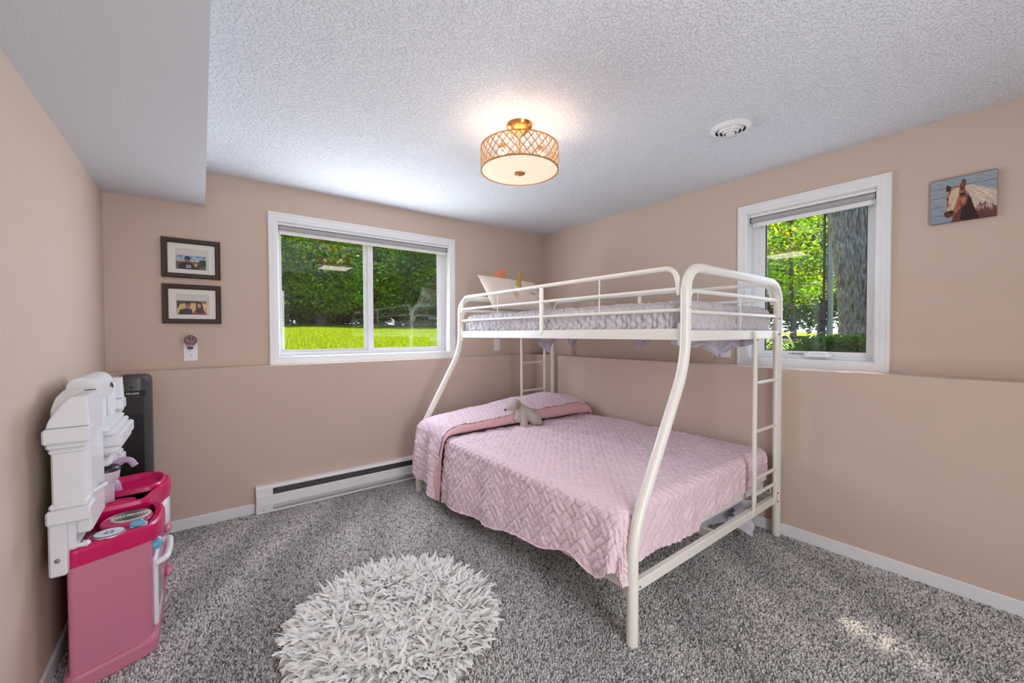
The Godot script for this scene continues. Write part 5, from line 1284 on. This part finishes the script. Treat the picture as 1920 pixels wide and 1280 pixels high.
	for i in nu:
		for j in nv:
			var a := TAU * i / nu; var y := -0.15 + 5.4 * pow(j / (nv - 1.0), 1.25)
			var r := 0.43 + 0.16 * exp(-max(0.0, y) * 3.5) + 0.012 * y + 0.03 * sin(a * 3 + 1.0)
			var wob := 2.2 * fr.get_noise_2d(a * 1.5, y * 1.6)
			var rd: float = abs(fr.get_noise_3d(cos(a) * 8.5 + wob * 0.2, y * 1.5, sin(a) * 8.5))
			r += -0.05 + 0.055 * pow(clamp(rd * 3.2, 0, 1), 0.6) + 0.008 * fr.get_noise_3d(cos(a) * 22, y * 14, sin(a) * 22)
			pts.append(Vector3(cos(a) * r - 0.02 * y, y, sin(a) * r - 0.085 * pow(max(0.0, y), 1.1)))
	b = MB.new(); b.grid(pts, nu, nv, PackedVector2Array(), true, true)
	M.oak_bark = mat(Color.WHITE, 0.95); M.oak_bark.albedo_texture = tex(colour_img(bk, srgb(88, 80, 72), srgb(196, 186, 172), 1.7)); M.oak_bark.uv1_triplanar = true; M.oak_bark.uv1_scale = Vector3(5, 0.6, 5)
	put(oak, "trunk", b.mesh(), M.oak_bark)
	for k in 6:
		var a := TAU * k / 6 + 0.4; var p := Vector3(-0.1, 4.4 + 0.13 * k, -0.45)
		put(oak, "bough", tubem([p, p + Vector3(cos(a) * 1.2, 1.0, sin(a) * 1.2), p + Vector3(cos(a) * 2.6, 2.2, sin(a) * 2.6)], [0.22, 0.14, 0.05], 9), M.oak_bark)
	var xs := []; var cs := []; rng.seed = 55
	var sd := -SUN_DIR.normalized(); var spot := Vector3(-0.85, 0, 3.06)
	for k in 5200:
		var d := Vector3(rng.randfn(), rng.randfn(), rng.randfn()).normalized() * pow(rng.randf(), 0.38)
		var p := Vector3(0.1 + d.x * 3.6, 7.2 + d.y * 2.3, -1.2 + d.z * 3.6)
		var w := at + p - spot; var off := w - sd * w.dot(sd)
		if off.length() < 0.34: continue
		xs.append(Transform3D(Basis(Vector3.UP, rng.randf() * TAU).scaled(Vector3.ONE * rng.randf_range(0.8, 1.4)), p)); var g := rng.randf_range(0.7, 1.3); cs.append(Color(0.08 * g, 0.15 * g, 0.02 * g))
	copies(oak, "foliage", near[0], M.leaf, xs, cs)
	# utility pole with its meter box and yellow sign
	var up := thing("utility_pole", "slim grey metal pole with a dark box and a small yellow sign", "pole", Vector3(6.5, ground(6.5, 0.94), 0.94)); var gm := mat(srgb(132, 138, 142), 0.45, 0.4)
	put(up, "pole", tubem([Vector3(0, -0.1, 0), Vector3(0, 3.9, 0)], 0.05, 14), gm); put(up, "conduit", tubem([Vector3(-0.04, 0.2, -0.085), Vector3(-0.04, 3.0, -0.085)], 0.022, 8), M.dark)
	put(up, "meter_box", boxm(Vector3(-0.1, 0.55, -0.13), Vector3(-0.02, 0.95, -0.05), 0.01), M.dark); put(up, "bracket", boxm(Vector3(-0.08, 2.55, -0.1), Vector3(-0.03, 3.1, -0.02), 0.008), M.dark)
	put(up, "sign_plate", boxm(Vector3(-0.075, 3.08, -0.02), Vector3(-0.06, 3.3, 0.15), 0.004), mat(srgb(232, 206, 40), 0.5))
	# planting under the crank window
	var hosta := mat(srgb(140, 190, 62), 0.45); hosta.backlight_enabled = true; hosta.backlight = Color(0.5, 0.6, 0.15); var lily := mat(srgb(134, 182, 54), 0.5); lily.backlight_enabled = true; lily.backlight = Color(0.5, 0.6, 0.15)
	for k in 4:
		var p: Vector3 = [Vector3(1.45, 0.85, 1.5), Vector3(1.0, 0.85, 1.98), Vector3(1.75, 0.85, 1.02), Vector3(0.85, 0.85, 1.35)][k]
		var o := thing("hosta", "broad-leaved green hosta growing under the crank window", "plant", p, 0.0, "hostas under the crank window"); blade_plant(o, 22, 0.34, 0.065, 0.45, hosta, 400 + k)
	for k in 4:
		var p: Vector3 = [Vector3(2.35, 0.85, 1.72), Vector3(2.1, 0.85, 2.6), Vector3(2.9, 0.85, 1.1), Vector3(2.1, 0.85, 0.75)][k]
		var o := thing("daylily", "arching strap-leaved daylily growing behind the boxwood", "plant", p, 0.0, "daylilies behind the boxwood"); blade_plant(o, 34, 0.62, 0.014, 0.5, lily, 420 + k)
	for k in 3:
		var p: Vector3 = [Vector3(1.55, 0.84, 2.18), Vector3(1.5, 0.84, 2.42), Vector3(1.6, 0.84, 2.7)][k]
		var o := thing("boxwood_shrub", "low rounded dark green boxwood shrub before the oak trunk", "shrub", p, 0.0, "boxwood shrubs before the oak"); var bx := []; var bc := []; rng.seed = 440 + k
		for i in 900:
			var d := Vector3(rng.randfn(), abs(rng.randfn()), rng.randfn()).normalized() * rng.randf_range(0.75, 1.0)
			bx.append(Transform3D(Basis(Vector3.UP, rng.randf() * TAU) * Basis(Vector3.RIGHT, rng.randf_range(-0.6, 0.6)), Vector3(d.x * 0.24, 0.04 + d.y * 0.34, d.z * 0.24))); var g := rng.randf_range(0.6, 1.4); bc.append(Color(0.13 * g, 0.33 * g, 0.03 * g))
		put(o, "stem", tubem([Vector3(0, 0, 0), Vector3(0.01, 0.2, 0)], 0.015, 7), M.bark); copies(o, "foliage", leaf_cluster(0.035, 7, 0.07, 450 + k), M.leaf, bx, bc)

# ------------------------------------------------------------------ everything
const SUN_DIR := Vector3(-0.9, -1.5, 0.57)
const DAY_BACK := 2.0
const DAY_RIGHT := 0.2
const DAY_DOOR := 2.95
const LAMP_DOWN := 0.16
const LAMP_BULB := 0.015
const EXPOSURE := 1.4
func _ready():
	var cam := Camera3D.new(); cam.name = "camera"; add_child(cam); cam.current = true
	var yaw := 0.6531; var pitch := -0.0198; var roll := -0.0033
	var fw := Vector3(sin(yaw) * cos(pitch), sin(pitch), -cos(yaw) * cos(pitch)); var rt := fw.cross(Vector3.UP).normalized(); var up := rt.cross(fw)
	cam.transform = Transform3D(Basis(rt * cos(roll) + up * sin(roll), up * cos(roll) - rt * sin(roll), -fw), Vector3(-3.0402, 1.2557, 3.4074))
	cam.fov = rad_to_deg(2 * atan(640.0 / 760.02)); cam.near = 0.05; cam.far = 200
	var we := WorldEnvironment.new(); we.name = "environment"; add_child(we); var env := Environment.new(); we.environment = env
	env.tonemap_mode = Environment.TONE_MAPPER_LINEAR; env.tonemap_exposure = EXPOSURE
	env.background_mode = Environment.BG_SKY; var sky := Sky.new(); env.sky = sky; var sm := ProceduralSkyMaterial.new(); sky.sky_material = sm
	sm.sky_top_color = srgb(120, 160, 214); sm.sky_horizon_color = srgb(222, 232, 242); sm.ground_bottom_color = srgb(90, 96, 70); sm.ground_horizon_color = srgb(200, 208, 210); sm.sky_energy_multiplier = 1.3; sm.ground_energy_multiplier = 1.0
	env.sdfgi_enabled = true; env.ssao_enabled = true; env.ssil_enabled = true
	var sun := DirectionalLight3D.new(); sun.name = "sun"; add_child(sun); sun.look_at_from_position(Vector3.ZERO, SUN_DIR, Vector3.UP); sun.light_color = srgb(255, 244, 226); sun.light_energy = 7.0; sun.light_angular_distance = 0.6; sun.shadow_enabled = true
	# soft daylight entering through each window and through the open door from the bright walk-out room next door
	for w in [[Transform3D(Basis(Vector3.UP, PI) * Basis(Vector3.RIGHT, -0.05), Vector3(-1.9, 1.56, -0.03)), Vector2(1.26, 0.84), DAY_BACK, srgb(226, 235, 255)], [Transform3D(Basis(Vector3.UP, PI / 2) * Basis(Vector3.RIGHT, -0.05), Vector3(0.03, 1.55, 2.5)), Vector2(0.54, 0.84), DAY_RIGHT, srgb(226, 235, 255)], [Transform3D(Basis(), Vector3(-2.3, 1.03, ZF - 0.02)), Vector2(0.84, 1.98), DAY_DOOR, srgb(247, 249, 255)]]:
		var a := AreaLight3D.new(); a.name = "window_daylight"; add_child(a, true); a.transform = w[0]; a.area_size = w[1]; a.light_energy = w[2]; a.light_color = w[3]; a.shadow_enabled = true; a.area_range = 12.0
	make_materials()
	build_room()
	build_windows()
	build_garden()
	build_bed()
	build_bedding()
	build_toys()
	build_kitchen()
	build_fan()
	build_wall_things()
	build_lamp()
	build_rug()
